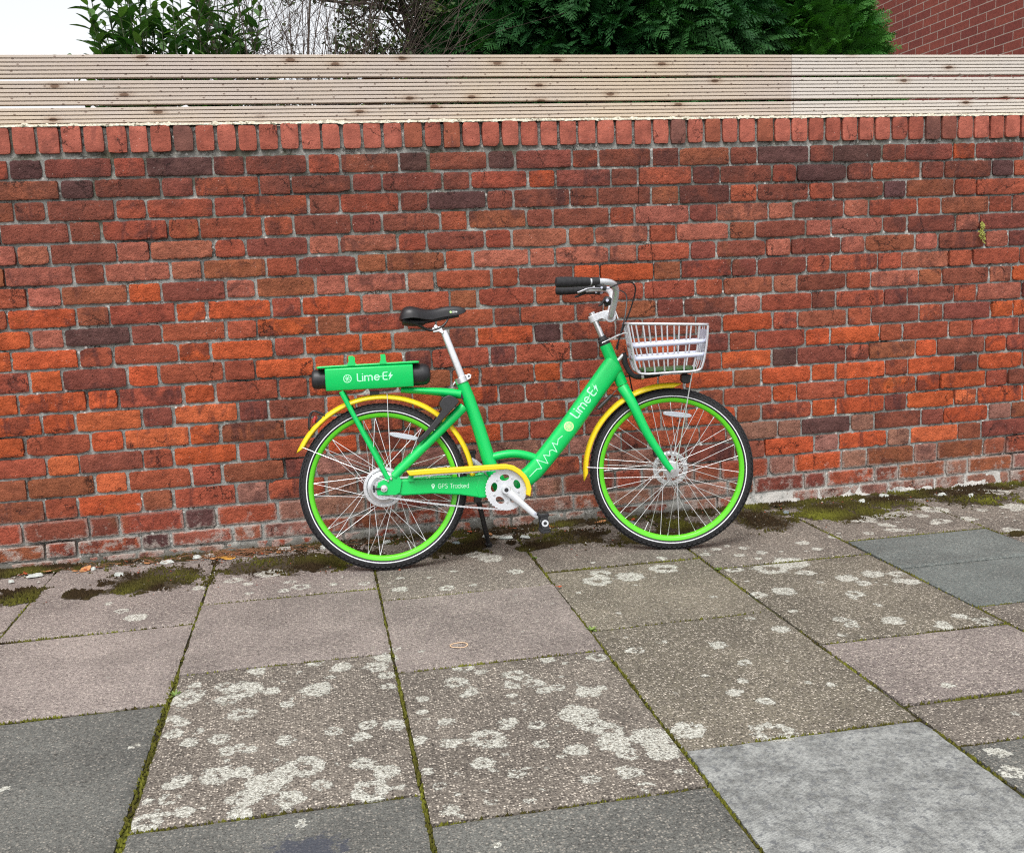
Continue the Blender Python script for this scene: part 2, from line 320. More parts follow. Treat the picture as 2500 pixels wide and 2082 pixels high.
MOSS=[(-1.166,-0.403,0.107,0.131),(-0.68,-0.337,0.219,0.182),(-0.772,-0.427,0.099,0.085),(-0.93,-0.453,0.078,0.061),(-0.169,-0.29,0.343,0.173),(0.079,-0.281,0.173,0.126),(-1.295,-0.066,0.072,0.067),(-1.14,-0.058,0.099,0.05),(0.03,-0.353,0.097,0.085),(0.496,-0.289,0.189,0.106),(0.6,-0.199,0.126,0.095),(0.97,-0.261,0.216,0.145),(0.819,-0.368,0.097,0.059),(1.076,0.018,0.053,0.091),(1.313,-0.38,0.202,0.11),(1.498,-0.241,0.113,0.155),(1.88,-0.255,0.16,0.224),(2.31,-0.241,0.245,0.24),(2.55,-0.149,0.174,0.161),(2.146,-0.268,0.113,0.103),(2.963,-0.208,0.229,0.192),(2.734,-0.824,0.05,0.028)]

# ------------------------------------------------------------------ setting: ground, road, pavement
def lich_field(x, y):
    b = -.6
    for i, (a, c, r) in enumerate(LICHEN):
        dx = x - a
        if abs(dx) > r * 2.0: continue
        d = math.hypot(dx, (y - c)) / (r * 1.30)
        if d < 1.6:
            f = 1 - d
            if f > .38: f = .38 - (f - .38) * (.1 + .75 * ((i * 37 % 11) / 11))
            b = max(b, f)
    return b

def moss_field(x, y):
    b = -.6
    for a, c, rx, ry in MOSS:
        d = math.hypot((x - a) / rx, (y - c) / ry)
        b = max(b, 1 - d)
    # a thin film creeps along the foot of the wall everywhere
    return max(b, .62 - abs(y + .03) / .17 if y > -.3 else -.6)

def ground_material():
    t = NT('soil_and_moss')
    n1 = t.noise(9, 5, .6)
    n2 = t.noise(160, 3, .6)
    c = t.mix(t.step(n1, .40, .62), lin(58, 52, 38), lin(84, 88, 30))
    c = t.mix(t.step(n2, .35, .7), c, t.mix(.6, c, lin(28, 24, 16)))
    t.set(Base__Color=c, Roughness=1.0, Specular__IOR__Level=.1, Normal=t.bump(n2, 1.0, .006))
    return t.m

MB_g = MB()
MB_g.add([(-120, -5.07, -.009), (120, -5.07, -.009), (120, 140, -.009), (-120, 140, -.009)], [(0, 1, 2, 3)])
tag(MB_g.build('ground', ground_material(), smooth=False), kind='structure')

t = NT('asphalt')
a1 = t.noise(220, 3, .7)
t.set(Base__Color=t.mix(t.step(a1, .3, .7), (.03, .03, .032), (.085, .085, .08)), Roughness=.9, Normal=t.bump(a1, .7, .004))
rd = MB()
rd.add([(-120, -60, -.12), (120, -60, -.12), (120, -5.07, -.12), (-120, -5.07, -.12)], [(0, 1, 2, 3)])
tag(rd.build('road', t.m, smooth=False), kind='structure')

def slab_material():
    t = NT('paving_slab')
    col = t.attr('tint')
    agg = t.attr('tint', 3)          # aggregate strength
    hatch = t.attr('hatch', 2)
    big = t.noise(3.1, 5, .62)
    base = t.mix(t.step(big, .32, .7), t.mix(1.0, col, (.78, .77, .76), 'MULTIPLY'), t.mix(1.0, col, (1.16, 1.15, 1.13), 'MULTIPLY'))
    # exposed stones
    warp = t.n('ShaderNodeVectorMath', props={'operation': 'ADD'}, _0=t.coord(),
               _1=t.n('ShaderNodeVectorMath', props={'operation': 'SCALE'}, _0=t.noise(120, 2, .5, color=True), Scale=.004))
    vd = t.voro(150, out=0, vec=warp)
    vc = t.voro(150, out=1, vec=warp)
    sx = t.n('ShaderNodeSeparateColor', Color=vc)
    stone = t.mix(t.step(sx, .2, .9), lin(52, 47, 44), lin(208, 198, 184))
    m_st = t.math('MULTIPLY', t.math('SUBTRACT', 1.0, t.step(vd, .28, .52)), agg)
    m_st = t.math('MULTIPLY', m_st, t.step(t.noise(40, 3), .22, .50))
    c = t.mix(t.math('MULTIPLY', m_st, .78), base, stone)
    fine = t.math('ADD', t.math('MULTIPLY', t.noise(260, 2, .7), .6), t.math('MULTIPLY', t.noise(90, 3, .7), .4))
    c = t.mix(t.math('MULTIPLY', t.step(fine, .50, .62), .85), c, t.mix(1.0, c, (.35, .34, .33), 'MULTIPLY'))
    c = t.mix(t.math('MULTIPLY', t.step(fine, .48, .37), .65), c, t.mix(1.0, c, (1.7, 1.68, 1.62), 'MULTIPLY'))
    # brushed hatching of the concrete slab, worn into patches
    wv = t.n('ShaderNodeTexWave', out=1, props={'wave_type': 'BANDS', 'bands_direction': 'DIAGONAL'}, Vector=t.coord(), Scale=80.0, Distortion=1.0, Detail=2.0, Detail__Scale=3.0)
    worn = t.step(t.noise(14, 8, .85), .32, .70)
    hm = t.math('MULTIPLY', t.math('MULTIPLY', t.math('ADD', t.math('MULTIPLY', wv, .5), .5), worn), hatch)
    c = t.mix(t.math('MULTIPLY', hm, .75), t.mix(t.math('MULTIPLY', hatch, .5), c, t.mix(1.0, c, (.72, .72, .72), 'MULTIPLY')), lin(192, 194, 190))
    mot = t.math('MULTIPLY', t.math('MULTIPLY', t.step(t.noise(60, 4, .7), .50, .64), hatch), .8)
    c = t.mix(mot, c, lin(92, 94, 96))
    # lichen crusts
    lf = t.attr('lichen', 2)
    rough = t.math('ADD', t.math('MULTIPLY', t.math('SUBTRACT', t.noise(30, 5, .7), .5), 1.25), t.math('MULTIPLY', t.math('SUBTRACT', t.noise(100, 4, .75), .5), .8))
    lm = t.step(t.math('ADD', lf, rough), .16, .21)
    lm = t.math('MULTIPLY', lm, t.step(t.noise(160, 4, .75), .35, .46))
    dotn = t.voro(11, out=0)
    dots = t.math('MULTIPLY', t.math('SUBTRACT', 1.0, t.step(t.math('ADD', dotn, t.math('MULTIPLY', t.noise(140, 2), .14)), .12, .16)), t.math('MULTIPLY', agg, t.step(t.noise(2.2, 2), .45, .6)))
    lm = t.math('MAXIMUM', lm, t.math('MULTIPLY', dots, .7))
    lcol = t.mix(t.step(t.noise(110, 4, .75), .35, .6), lin(142, 139, 128), lin(204, 204, 194))
    c = t.mix(t.math('MULTIPLY', lm, .88), c, lcol)
    # moss and dirt by the wall
    mf = t.attr('moss', 2)
    mn = t.math('ADD', mf, t.math('ADD', t.math('MULTIPLY', t.math('SUBTRACT', t.noise(14, 5, .7), .5), 1.5), t.math('MULTIPLY', t.math('SUBTRACT', t.noise(90, 3, .7), .5), .8)))
    mm = t.step(mn, .10, .30)
    mcol = t.mix(t.step(t.noise(55, 4, .7), .35, .7), lin(46, 38, 29), lin(72, 62, 36))
    mm = t.math('MULTIPLY', mm, t.math('SUBTRACT', 1.0, t.math('MULTIPLY', lm, .75)))
    c = t.mix(t.math('MULTIPLY', mm, .95), c, mcol)
    st = t.attr('stain', 2)
    sm = t.step(t.math('ADD', t.math('SUBTRACT', st, .12), t.math('MULTIPLY', t.math('SUBTRACT', t.noise(22, 4, .7), .5), 1.6)), .1, .3)
    c = t.mix(t.math('MULTIPLY', sm, .75), c, lin(58, 62, 74))
    h = t.math('ADD', t.math('MULTIPLY', t.math('SUBTRACT', 1.0, vd), t.math('MULTIPLY', agg, 1.2)), t.math('ADD', t.math('MULTIPLY', fine, .7), t.math('ADD', t.math('MULTIPLY', lm, .6), t.math('MULTIPLY', mm, t.math('MULTIPLY', t.noise(120, 3), 2.5)))))
    t.set(Base__Color=c, Roughness=.86, Specular__IOR__Level=.32, Normal=t.bump(h, .8, .0035))
    return t.m

PK, BR, OL, DG, LG, GG = lin(165, 154, 149), lin(138, 130, 121), lin(137, 130, 116), lin(122, 123, 119), lin(130, 132, 131), lin(124, 131, 129)
SL = .62
BANDS = {   # left x: (cuts from the wall outwards, (tint, aggregate, hatch) per slab)
    -1.735: ([-.80, -1.44, -2.1, -2.9, -3.7], [(PK, .5, 0), (PK, .5, 0), (DG, .25, 0), (BR, .8, 0), (PK, .5, 0)]),
    -1.100: ([-.905, -1.565, -2.40, -3.05, -3.8], [(PK, .6, 0), (PK, .45, 0), (DG, .3, 0), (DG, .3, 0), (BR, .8, 0)]),
    -.469: ([-.712, -1.370, -2.232, -2.87, -3.7], [(PK, .7, 0), (PK, .45, 0), (BR, 1, 0), (DG, .35, 0), (BR, 1, 0)]),
    .163: ([-.867, -1.529, -2.367, -3.03, -3.9], [(BR, .8, 0), (PK, .5, 0), (BR, 1, 0), (DG, .4, 0), (PK, .6, 0)]),
    .791: ([-.716, -1.362, -2.195, -2.86, -3.6], [(BR, .7, 0), (OL, .7, 0), (OL, .95, 0), (LG, .1, 1), (BR, .8, 0)]),
    1.415: ([-.873, -1.676, -2.115, -2.346, -3.1, -3.9], [(BR, .8, 0), (OL, .9, 0), (PK, .75, 0), (BR, .9, 0), (DG, .4, 0), (BR, .8, 0)]),
    2.049: ([-.690, -1.080, -1.523, -2.3, -3.1, -3.9], [(BR, .8, 0), (GG, .2, 0), (GG, .2, 0), (BR, .8, 0), (DG, .4, 0), (BR, .8, 0)]),
    2.690: ([-.780, -1.45, -2.2, -3.0, -3.8], [(BR, .8, 0), (BR, .9, 0), (PK, .6, 0), (BR, .8, 0), (DG, .4, 0)]),
}
for xx in (-3.0, -2.37, 3.33, 3.96, 4.6, 5.23, -3.635):
    o_ = random.uniform(-.1, .1)
    BANDS[xx] = ([-.75 + o_, -1.45 + o_, -2.2 + o_, -2.95 + o_, -3.8 + o_], [(random.choice([PK, BR, OL, DG]), .6, 0) for _ in range(5)])

_r = random.Random(31)
for bx, y0_, y1_, n_ in ((-.469, -2.2, -1.4, 30), (.163, -2.34, -1.56, 34), (1.415, -1.65, -.6, 26), (.791, -2.1, -.4, 14), (2.049, -.6, -.15, 22), (2.69, -1.4, -.2, 20), (-.469, -.68, -.4, 8), (.163, -.84, -.4, 10)):
    for _ in range(n_):
        LICHEN.append((bx + _r.uniform(.02, .61), _r.uniform(y0_, y1_), _r.choice([.008, .010, .012, .016, .022])))

def make_pavement():
    mb = MB()
    tint, hatch, lic, mos, stn = [], [], [], [], []
    keys = sorted(BANDS)
    for ki, x0 in enumerate(keys):
        x1 = keys[ki + 1] if ki + 1 < len(keys) else x0 + .635
        cuts, cols = BANDS[x0]
        ys = [.02] + list(cuts) + [-4.9]
        cols = list(cols) + [(BR, .7, 0)]
        for si in range(len(ys) - 1):
            ya, yb = ys[si], ys[si + 1]
            col, ag, ht = cols[si]
            jit = random.uniform(.93, 1.07)
            if (x0, si) in ((2.049, 1), (2.049, 2)): jit = 1
            g = .0049 + random.uniform(-.001, .0015)
            gl = .009 if (abs(x0 + .469) < .01 and si >= 2) else g
            gr = .010 if (abs(x0 + 1.1) < .01 and si >= 2) else g
            crack = .001 if (abs(x0 - 2.049) < .01 and si in (1, 2)) else g
            X0, X1 = x0 + gl, x1 - gr
            Y0, Y1 = ya - (crack if si == 2 else g), yb + (crack if si == 1 else g)
            near = x1 > -2.2 and x0 < 3.6 and yb > -3.4
            st = .0125 if near else .08
            nx, ny = max(2, round((X1 - X0) / st)), max(2, round((Y0 - Y1) / st))
            zb = random.uniform(-.002, .002)
            tx, ty = random.uniform(-.003, .003), random.uniform(-.003, .003)
            b = len(mb.v)
            vs, fs = [], []
            for j in range(ny + 1):
                for i in range(nx + 1):
                    u, v = i / nx, j / ny
                    x, y = X0 + (X1 - X0) * u, Y0 + (Y1 - Y0) * v
                    ed = min(u * (X1 - X0), (1 - u) * (X1 - X0), v * (Y0 - Y1), (1 - v) * (Y0 - Y1))
                    z = zb + tx * (u - .5) + ty * (v - .5) + .0012 * nz(x * 9, y * 9, x0 * 7) - .004 * max(0, 1 - ed / .010) ** 2
                    if ed < 1e-6:
                        e = .0035 * nz(x * 23, y * 23, 3.1) + .0025 * nz(x * 70, y * 70, 9.0)
                        cxm, cym = (X0 + X1) / 2, (Y0 + Y1) / 2
                        x += e if x < cxm else -e
                        y += e if y < cym else -e
                    vs.append((x, y, z))
                    k = jit * SL
                    tint.append((col[0] * k, col[1] * k, col[2] * k, ag))
                    hatch.append(ht)
                    lic.append(lich_field(x, y) if near else -.6)
                    mos.append(moss_field(x, y) if near else -.6)
                    stn.append(max(-.6, 1 - math.hypot((x + .10) / .13, (y + 2.45) / .16)) if x < .17 else -.6)
            for j in range(ny):
                for i in range(nx):
                    a = j * (nx + 1) + i
                    fs.append((a, a + nx + 1, a + nx + 2, a + 1))
            rim = [i for i in range(nx + 1)] + [j * (nx + 1) + nx for j in range(1, ny + 1)] + [ny * (nx + 1) + i for i in range(nx - 1, -1, -1)] + [j * (nx + 1) for j in range(ny - 1, 0, -1)]
            base = len(vs)
            for r_ in rim:
                vs.append((vs[r_][0], vs[r_][1], -.05))
                for L_, q in ((tint, tint[b + r_]), (hatch, ht), (lic, -.6), (mos, .2), (stn, -.6)): L_.append(q)
            m = len(rim)
            for i in range(m):
                j = (i + 1) % m
                fs.append((rim[i], rim[j], base + j, base + i))
            mb.add(vs, fs)
    o = mb.build('pavement', slab_material(), sharp=60)
    colattr(o.data, 'tint', tint)
    floatattr(o.data, 'hatch', hatch)
    floatattr(o.data, 'lichen', lic)
    floatattr(o.data, 'moss', mos)
    floatattr(o.data, 'stain', stn)
    tag(o, kind='structure')
make_pavement()
kb = MB()
for i in range(16):
    kb.box((-7 + i * .915, -4.995, -.07), (.452, .075, .07))
tag(kb.build('kerb', plain('kerb_stone', lin(140, 138, 132, .7), .9, scale=40, bump=.6), bevel=.01), kind='structure')

# moss: thousands of short tufts on the pavement by the wall and in the joints
def make_moss():
    mb = MB()
    rng = random.Random(4)
    cols = []
    def tuft(x, y, z, h, r, green):
        vs, fs = [], []
        n = 5
        a0 = rng.uniform(0, 6.28)
        for k in range(n):
            a = a0 + k * 6.283 / n
            rr = r * rng.uniform(.6, 1.3)
            vs.append((x + rr * math.cos(a), y + rr * math.sin(a), z - .001))
        vs.append((x + rng.uniform(-.4, .4) * r, y + rng.uniform(-.4, .4) * r, z + h))
        fs = [(k, (k + 1) % n, n) for k in range(n)]
        mb.add(vs, fs)
        k = rng.uniform(.7, 1.25)
        c = [a + (b - a) * green for a, b in zip(lin(58, 46, 31), lin(116, 118, 44))]
        cols.extend([(c[0] * k * .6, c[1] * k * .6, c[2] * k * .6, 1)] * n + [(c[0] * k, c[1] * k, c[2] * k, 1)])
    cnt = 0
    while cnt < 19000:
        a, c, rx, ry = rng.choice(MOSS)
        x, y = a + rng.uniform(-1.3, 1.3) * rx, c + rng.uniform(-1.3, 1.3) * ry
        if rng.random() < .12: x, y = rng.uniform(-1.5, 3.4), rng.uniform(-.14, 0)
        if y > .0 or x < -1.9 or x > 3.6: continue
        f = moss_field(x, y) + .75 * nz(x * 14, y * 14, 1) + .4 * nz(x * 45, y * 45, 4)
        if f < .22: continue
        g = min(1, max(0, .12 + .8 * nz(x * 5, y * 5, 7) + (.14 if x > 1.9 else 0)))
        tuft(x, y, .0, rng.uniform(.005, .014) * min(1.2, .5 + f), rng.uniform(.003, .008), g)
        cnt += 1
    # joints
    keys = sorted(BANDS)
    for ki, x0 in enumerate(keys):
        if x0 < -1.9 or x0 > 3.5: continue
        y = -.05
        while y > -3.3:
            y -= rng.uniform(.002, .006)
            d = .35 + .9 * nz(x0 * 3, y * 4, 2)
            if y < -1.3 and abs(x0 + .469) < .01: d += .5
            if y < -1.2 and .1 < x0 < .9: d += .25
            if rng.random() < d:
                wide = .011 if (abs(x0 + .469) < .01 and y < -1.4) else .0045
                tuft(x0 + rng.uniform(-wide, wide), y, -.006, rng.uniform(.004, .010), rng.uniform(.003, .006), min(1, max(0, .6 + .8 * nz(x0, y * 6, 5))))
        x1 = keys[ki + 1] if ki + 1 < len(keys) else x0 + .635
        for yc in BANDS[x0][0]:
            if yc < -3.2: continue
            if abs(x0 - 2.049) < .01 and abs(yc + 1.08) < .01: continue
            x = x0
            while x < x1:
                x += rng.uniform(.002, .006)
                if rng.random() < .5 + .9 * nz(x * 4, yc * 3, 8) + (.3 if yc > -1 else 0):
                    tuft(x, yc + rng.uniform(-.0045, .0045), -.006, rng.uniform(.004, .010), rng.uniform(.003, .006), min(1, max(0, .6 + .8 * nz(x * 6, yc, 5))))
    t = NT('moss')
    t.set(Base__Color=t.mix(t.step(t.noise(200, 2), .3, .7), t.attr('tuftcol'), t.mix(1.0, t.attr('tuftcol'), (.6, .6, .55), 'MULTIPLY')), Roughness=1.0, Specular__IOR__Level=.1)
    o = mb.build('moss', t.m, sharp=180)
    colattr(o.data, 'tuftcol', cols)
    tag(o, 'olive and brown moss creeping over the slabs and joints below the brick wall', 'moss', kind='stuff')
make_moss()

# ------------------------------------------------------------------ brick wall
PAL = [lin(108, 74, 72), lin(148, 82, 68), lin(178, 92, 69), lin(188, 112, 92), lin(206, 98, 58), lin(216, 114, 70), lin(164, 96, 70), lin(172, 122, 108)]   # plum, maroon, red, salmon, orange, light orange, brown, lime-bleached
BK = .67

def brick_material(name='clay_brick', soot=True):
    t = NT(name)
    col = t.attr('bcol')
    rnd = t.attr('bcol', 3)
    off = t.n('ShaderNodeVectorMath', props={'operation': 'ADD'}, _0=t.coord(), _1=t.n('ShaderNodeCombineXYZ', X=0.0, Y=t.math('MULTIPLY', rnd, 9.0), Z=0.0))
    m1 = t.noise(17, 5, .65, vec=off)
    c = t.mix(t.step(m1, .25, .75), t.mix(1.0, col, (.70, .66, .64), 'MULTIPLY'), t.mix(1.0, col, (1.24, 1.2, 1.14), 'MULTIPLY'))
    # dark firing patches
    fp = t.step(t.math('ADD', t.noise(13, 4, .6, vec=off, dist=.6), t.math('MULTIPLY', t.math('SUBTRACT', rnd, .5), .35)), .60, .74)
    c = t.mix(t.math('MULTIPLY', fp, .55 if soot else .35), c, lin(74, 46, 44, .9))
    vb = t.noise(1.0, 3, .6, vec=t.n('ShaderNodeMapping', Vector=off, Scale=(19, 30, 4)))
    c = t.mix(t.math('MULTIPLY', t.math('MULTIPLY', t.step(vb, .56, .66), t.step(rnd, .45, .75)), .5), c, lin(70, 42, 44, .9))
    g = t.noise(95, 5, .78)
    c = t.mix(t.math('MULTIPLY', t.step(g, .52, .70), .50 if soot else .22), c, t.mix(1.0, c, (.40, .36, .35), 'MULTIPLY'))
    c = t.mix(t.math('MULTIPLY', t.step(g, .47, .30), .40), c, t.mix(1.0, c, (1.45, 1.45, 1.45), 'MULTIPLY'))
    strk = t.noise(1.0, 4, .7, vec=t.n('ShaderNodeMapping', Vector=off, Scale=(34, 30, 110)))
    c = t.mix(t.math('MULTIPLY', t.step(strk, .55, .70), .5 if soot else .12), c, t.mix(1.0, c, (.45, .40, .38), 'MULTIPLY'))
    # pits and hair cracks
    pit = t.step(t.voro(95, vec=off), .20, .06)
    pit = t.math('MULTIPLY', pit, t.step(t.noise(20, 2), .45, .6))
    c = t.mix(t.math('MULTIPLY', pit, .75), c, lin(50, 28, 24))
    wv = t.n('ShaderNodeVectorMath', props={'operation': 'ADD'}, _0=off, _1=t.n('ShaderNodeVectorMath', props={'operation': 'SCALE'}, _0=t.noise(38, 4, .7, color=True), Scale=.07))
    cr = t.math('SUBTRACT', 1.0, t.step(t.voro(7, 'DISTANCE_TO_EDGE', vec=wv), .003, .016))
    cr = t.math('MULTIPLY', cr, t.step(t.noise(6, 2, vec=off), .55, .62))
    c = t.mix(t.math('MULTIPLY', cr, .8), c, lin(44, 26, 24))
    xyz = t.n('ShaderNodeSeparateXYZ', out=2, Vector=t.coord())
    if soot:
        # weather grime on the upper courses, lime bloom at the foot
        up = t.math('MULTIPLY', t.step(xyz, 1.15, 1.62), t.step(t.noise(7, 6, .75), .40, .62))
        c = t.mix(t.math('MULTIPLY', up, .55), c, lin(70, 46, 42))
        lo = t.math('ADD', t.math('MULTIPLY', t.step(xyz, .28, .0), .22), t.math('SUBTRACT', t.noise(16, 5, .72), .5))
        c = t.mix(t.math('MULTIPLY', t.step(lo, .16, .30), .72), c, lin(168, 156, 148))
        edge = t.attr('edge', 2)
        lo2 = t.math('MULTIPLY', t.step(xyz, .26, .08), t.step(t.math('ADD', edge, t.math('SUBTRACT', t.noise(40, 3), .5)), .55, .9))
        c = t.mix(t.math('MULTIPLY', lo2, .6), c, lin(176, 168, 160))
        al = t.step(t.math('ADD', t.noise(3.1, 4, .6), 0.0), .62, .72)
        c = t.mix(t.math('MULTIPLY', al, .14), c, lin(104, 92, 40))
    sp = t.math('MULTIPLY', t.step(t.voro(70), .12, .05), t.step(t.noise(9, 2), .5, .62))
    c = t.mix(t.math('MULTIPLY', sp, .7), c, lin(206, 196, 186))
    h = t.math('ADD', t.math('MULTIPLY', t.noise(48, 4, .6, vec=off), 1.6), t.math('SUBTRACT', t.math('MULTIPLY', t.noise(210, 3, .65), .8), t.math('ADD', t.math('MULTIPLY', cr, 1.0), pit)))
    t.set(Base__Color=c, Roughness=.88, Specular__IOR__Level=.28, Normal=t.bump(h, 1.0, .0065 if soot else .0025))
    return t.m

def mortar_material():
    t = NT('lime_mortar')
    xyz = t.n('ShaderNodeSeparateXYZ', out=2, Vector=t.coord())
    n1 = t.noise(6, 5, .65)
    c = t.mix(t.step(n1, .3, .7), lin(122, 122, 118), lin(166, 167, 163))
    n2 = t.noise(130, 3, .7)
    c = t.mix(t.math('MULTIPLY', t.step(n2, .54, .70), .6), c, lin(78, 75, 70))
    gr = t.step(t.noise(2.6, 6, .75), .44, .62)
    c = t.mix(t.math('MULTIPLY', gr, .55), c, lin(92, 90, 84))
    c = t.mix(t.math('MULTIPLY', t.step(n2, .46, .30), .5), c, lin(196, 195, 188))
    ck = t.math('SUBTRACT', 1.0, t.step(t.voro(13, 'DISTANCE_TO_EDGE', vec=t.n('ShaderNodeVectorMath', props={'operation': 'ADD'}, _0=t.coord(), _1=t.n('ShaderNodeVectorMath', props={'operation': 'SCALE'}, _0=t.noise(25, 4, .7, color=True), Scale=.09))), .008, .035))
    ck = t.math('MULTIPLY', ck, t.step(t.noise(5, 3), .46, .58))
    c = t.mix(t.math('MULTIPLY', ck, .8), c, lin(48, 45, 40))
    c = t.mix(t.math('MULTIPLY', t.step(t.noise(12, 4, .7), .58, .70), .5), c, lin(84, 78, 62))
    wh = t.step(t.noise(6.5, 6, .8, vec=t.scalevec(1, 1, 3)), .56, .64)
    c = t.mix(t.math('MULTIPLY', wh, .6), c, lin(208, 205, 196))
    dots = t.math('MULTIPLY', t.step(t.voro(42), .30, .18), t.step(t.noise(3.6, 3), .47, .58))
    c = t.mix(t.math('MULTIPLY', dots, .8), c, lin(226, 224, 218))
    mossy = t.math('MULTIPLY', t.step(xyz, 1.0, 1.5), t.step(t.noise(4.4, 5, .7), .50, .62))
    c = t.mix(t.math('MULTIPLY', mossy, .7), c, lin(60, 62, 34))
    up = t.math('MULTIPLY', t.step(xyz, 1.2, 1.7), .25)
    c = t.mix(up, c, lin(92, 86, 78))
    lo = t.math('MULTIPLY', t.step(xyz, .14, .02), t.step(t.noise(11, 5, .75), .36, .5))
    xx = t.n('ShaderNodeSeparateXYZ', Vector=t.coord())
    c = t.mix(t.math('MULTIPLY', lo, t.math('ADD', t.math('MULTIPLY', t.step(xx, 1.4, 2.0), .7), .15)), c, lin(204, 200, 194))
    dirt = t.math('MULTIPLY', t.step(xyz, .05, .005), t.math('SUBTRACT', 1.0, t.step(xx, 1.5, 2.0)))
    c = t.mix(t.math('MULTIPLY', dirt, .7), c, lin(62, 54, 42))
    t.set(Base__Color=t.mix(1.0, c, (.98, .98, .98), 'MULTIPLY'), Roughness=.95, Specular__IOR__Level=.2, Normal=t.bump(t.math('SUBTRACT', t.math('ADD', n2, t.noise(40, 4)), ck), .8, .004))
    return t.m

wall = empty('brick_wall')
tag(wall, 'old red brick garden wall with grey mortar and an upright brick coping', 'wall')

def course_z(i, x):
    a, b = COURSES[i][0], COURSES[i][1]
    return a + (b - a) * (x + 1.06) / 3.54

def brick(mb, cols, edge, x0, x1, z0, z1, col, rnd, rough, y0=0.0, depth=.035, chip=.5, skew=0.0, step=.011):
    w, h = x1 - x0, z1 - z0
    nx, nzv = max(4, round(w / step)), 7
    sd = random.uniform(0, 99)
    vs, fs = [], []
    tilt = random.uniform(-.002, .002)
    rc = random.uniform(.0006, .0042)
    cc = [random.random() < chip * .14 for _ in range(4)]
    for j in range(nzv + 1):
        for i in range(nx + 1):
            # finer rows near the edges
            s_ = -math.cos(math.pi * i / nx) * .35 + (2 * i / nx - 1) * .65
            t_ = -math.cos(math.pi * j / nzv) * .6 + (2 * j / nzv - 1) * .4
            x = x0 + w * (s_ + 1) / 2
            z = z0 + h * (t_ + 1) / 2
            k = abs(s_) ** 7 * abs(t_) ** 4
            ci = (1 if s_ > 0 else 0) + (2 if t_ > 0 else 0)
            rr = rc * (3.2 if cc[ci] else 1)
            x -= math.copysign(rr * k, s_)
            z -= math.copysign(rr * .8 * abs(s_) ** 5 * abs(t_) ** 7, t_)
            n_a = nz(x * 26, sd, z * 26)
            n_b = nz(x * 75, sd + 5, z * 75)
            x -= math.copysign(abs(s_) ** 8 * (.0026 * (n_a + .1) + .0038 * n_b), s_) * (.5 + rough)
            z -= math.copysign(abs(t_) ** 7 * (.0022 * (n_a + .1) + .0038 * n_b), t_) * (.5 + rough)
            e = max(abs(s_) ** (w / .009), abs(t_) ** 9)
            y = y0 + .0022 * e + tilt * s_ - rough * (.0030 * n_a + .0026 * n_b)
            vs.append((x, y, z + skew * (x - x0)))
            edge.append(max(abs(s_) ** (w / .05), abs(t_) ** 2.2))
    b = len(vs)
    rim = [i for i in range(nx + 1)] + [j * (nx + 1) + nx for j in range(1, nzv + 1)] + [nzv * (nx + 1) + i for i in range(nx - 1, -1, -1)] + [j * (nx + 1) for j in range(nzv - 1, 0, -1)]
    for j in range(nzv):
        for i in range(nx):
            a = j * (nx + 1) + i
            fs.append((a, a + 1, a + nx + 2, a + nx + 1))
    for r_ in rim:
        vs.append((vs[r_][0], y0 + depth, vs[r_][2]))
        edge.append(1.0)
    m = len(rim)
    for i in range(m):
        j = (i + 1) % m
        fs.append((rim[j], rim[i], b + i, b + j))
    mb.add(vs, fs)
    cols.extend([(col[0], col[1], col[2], rnd)] * len(vs))

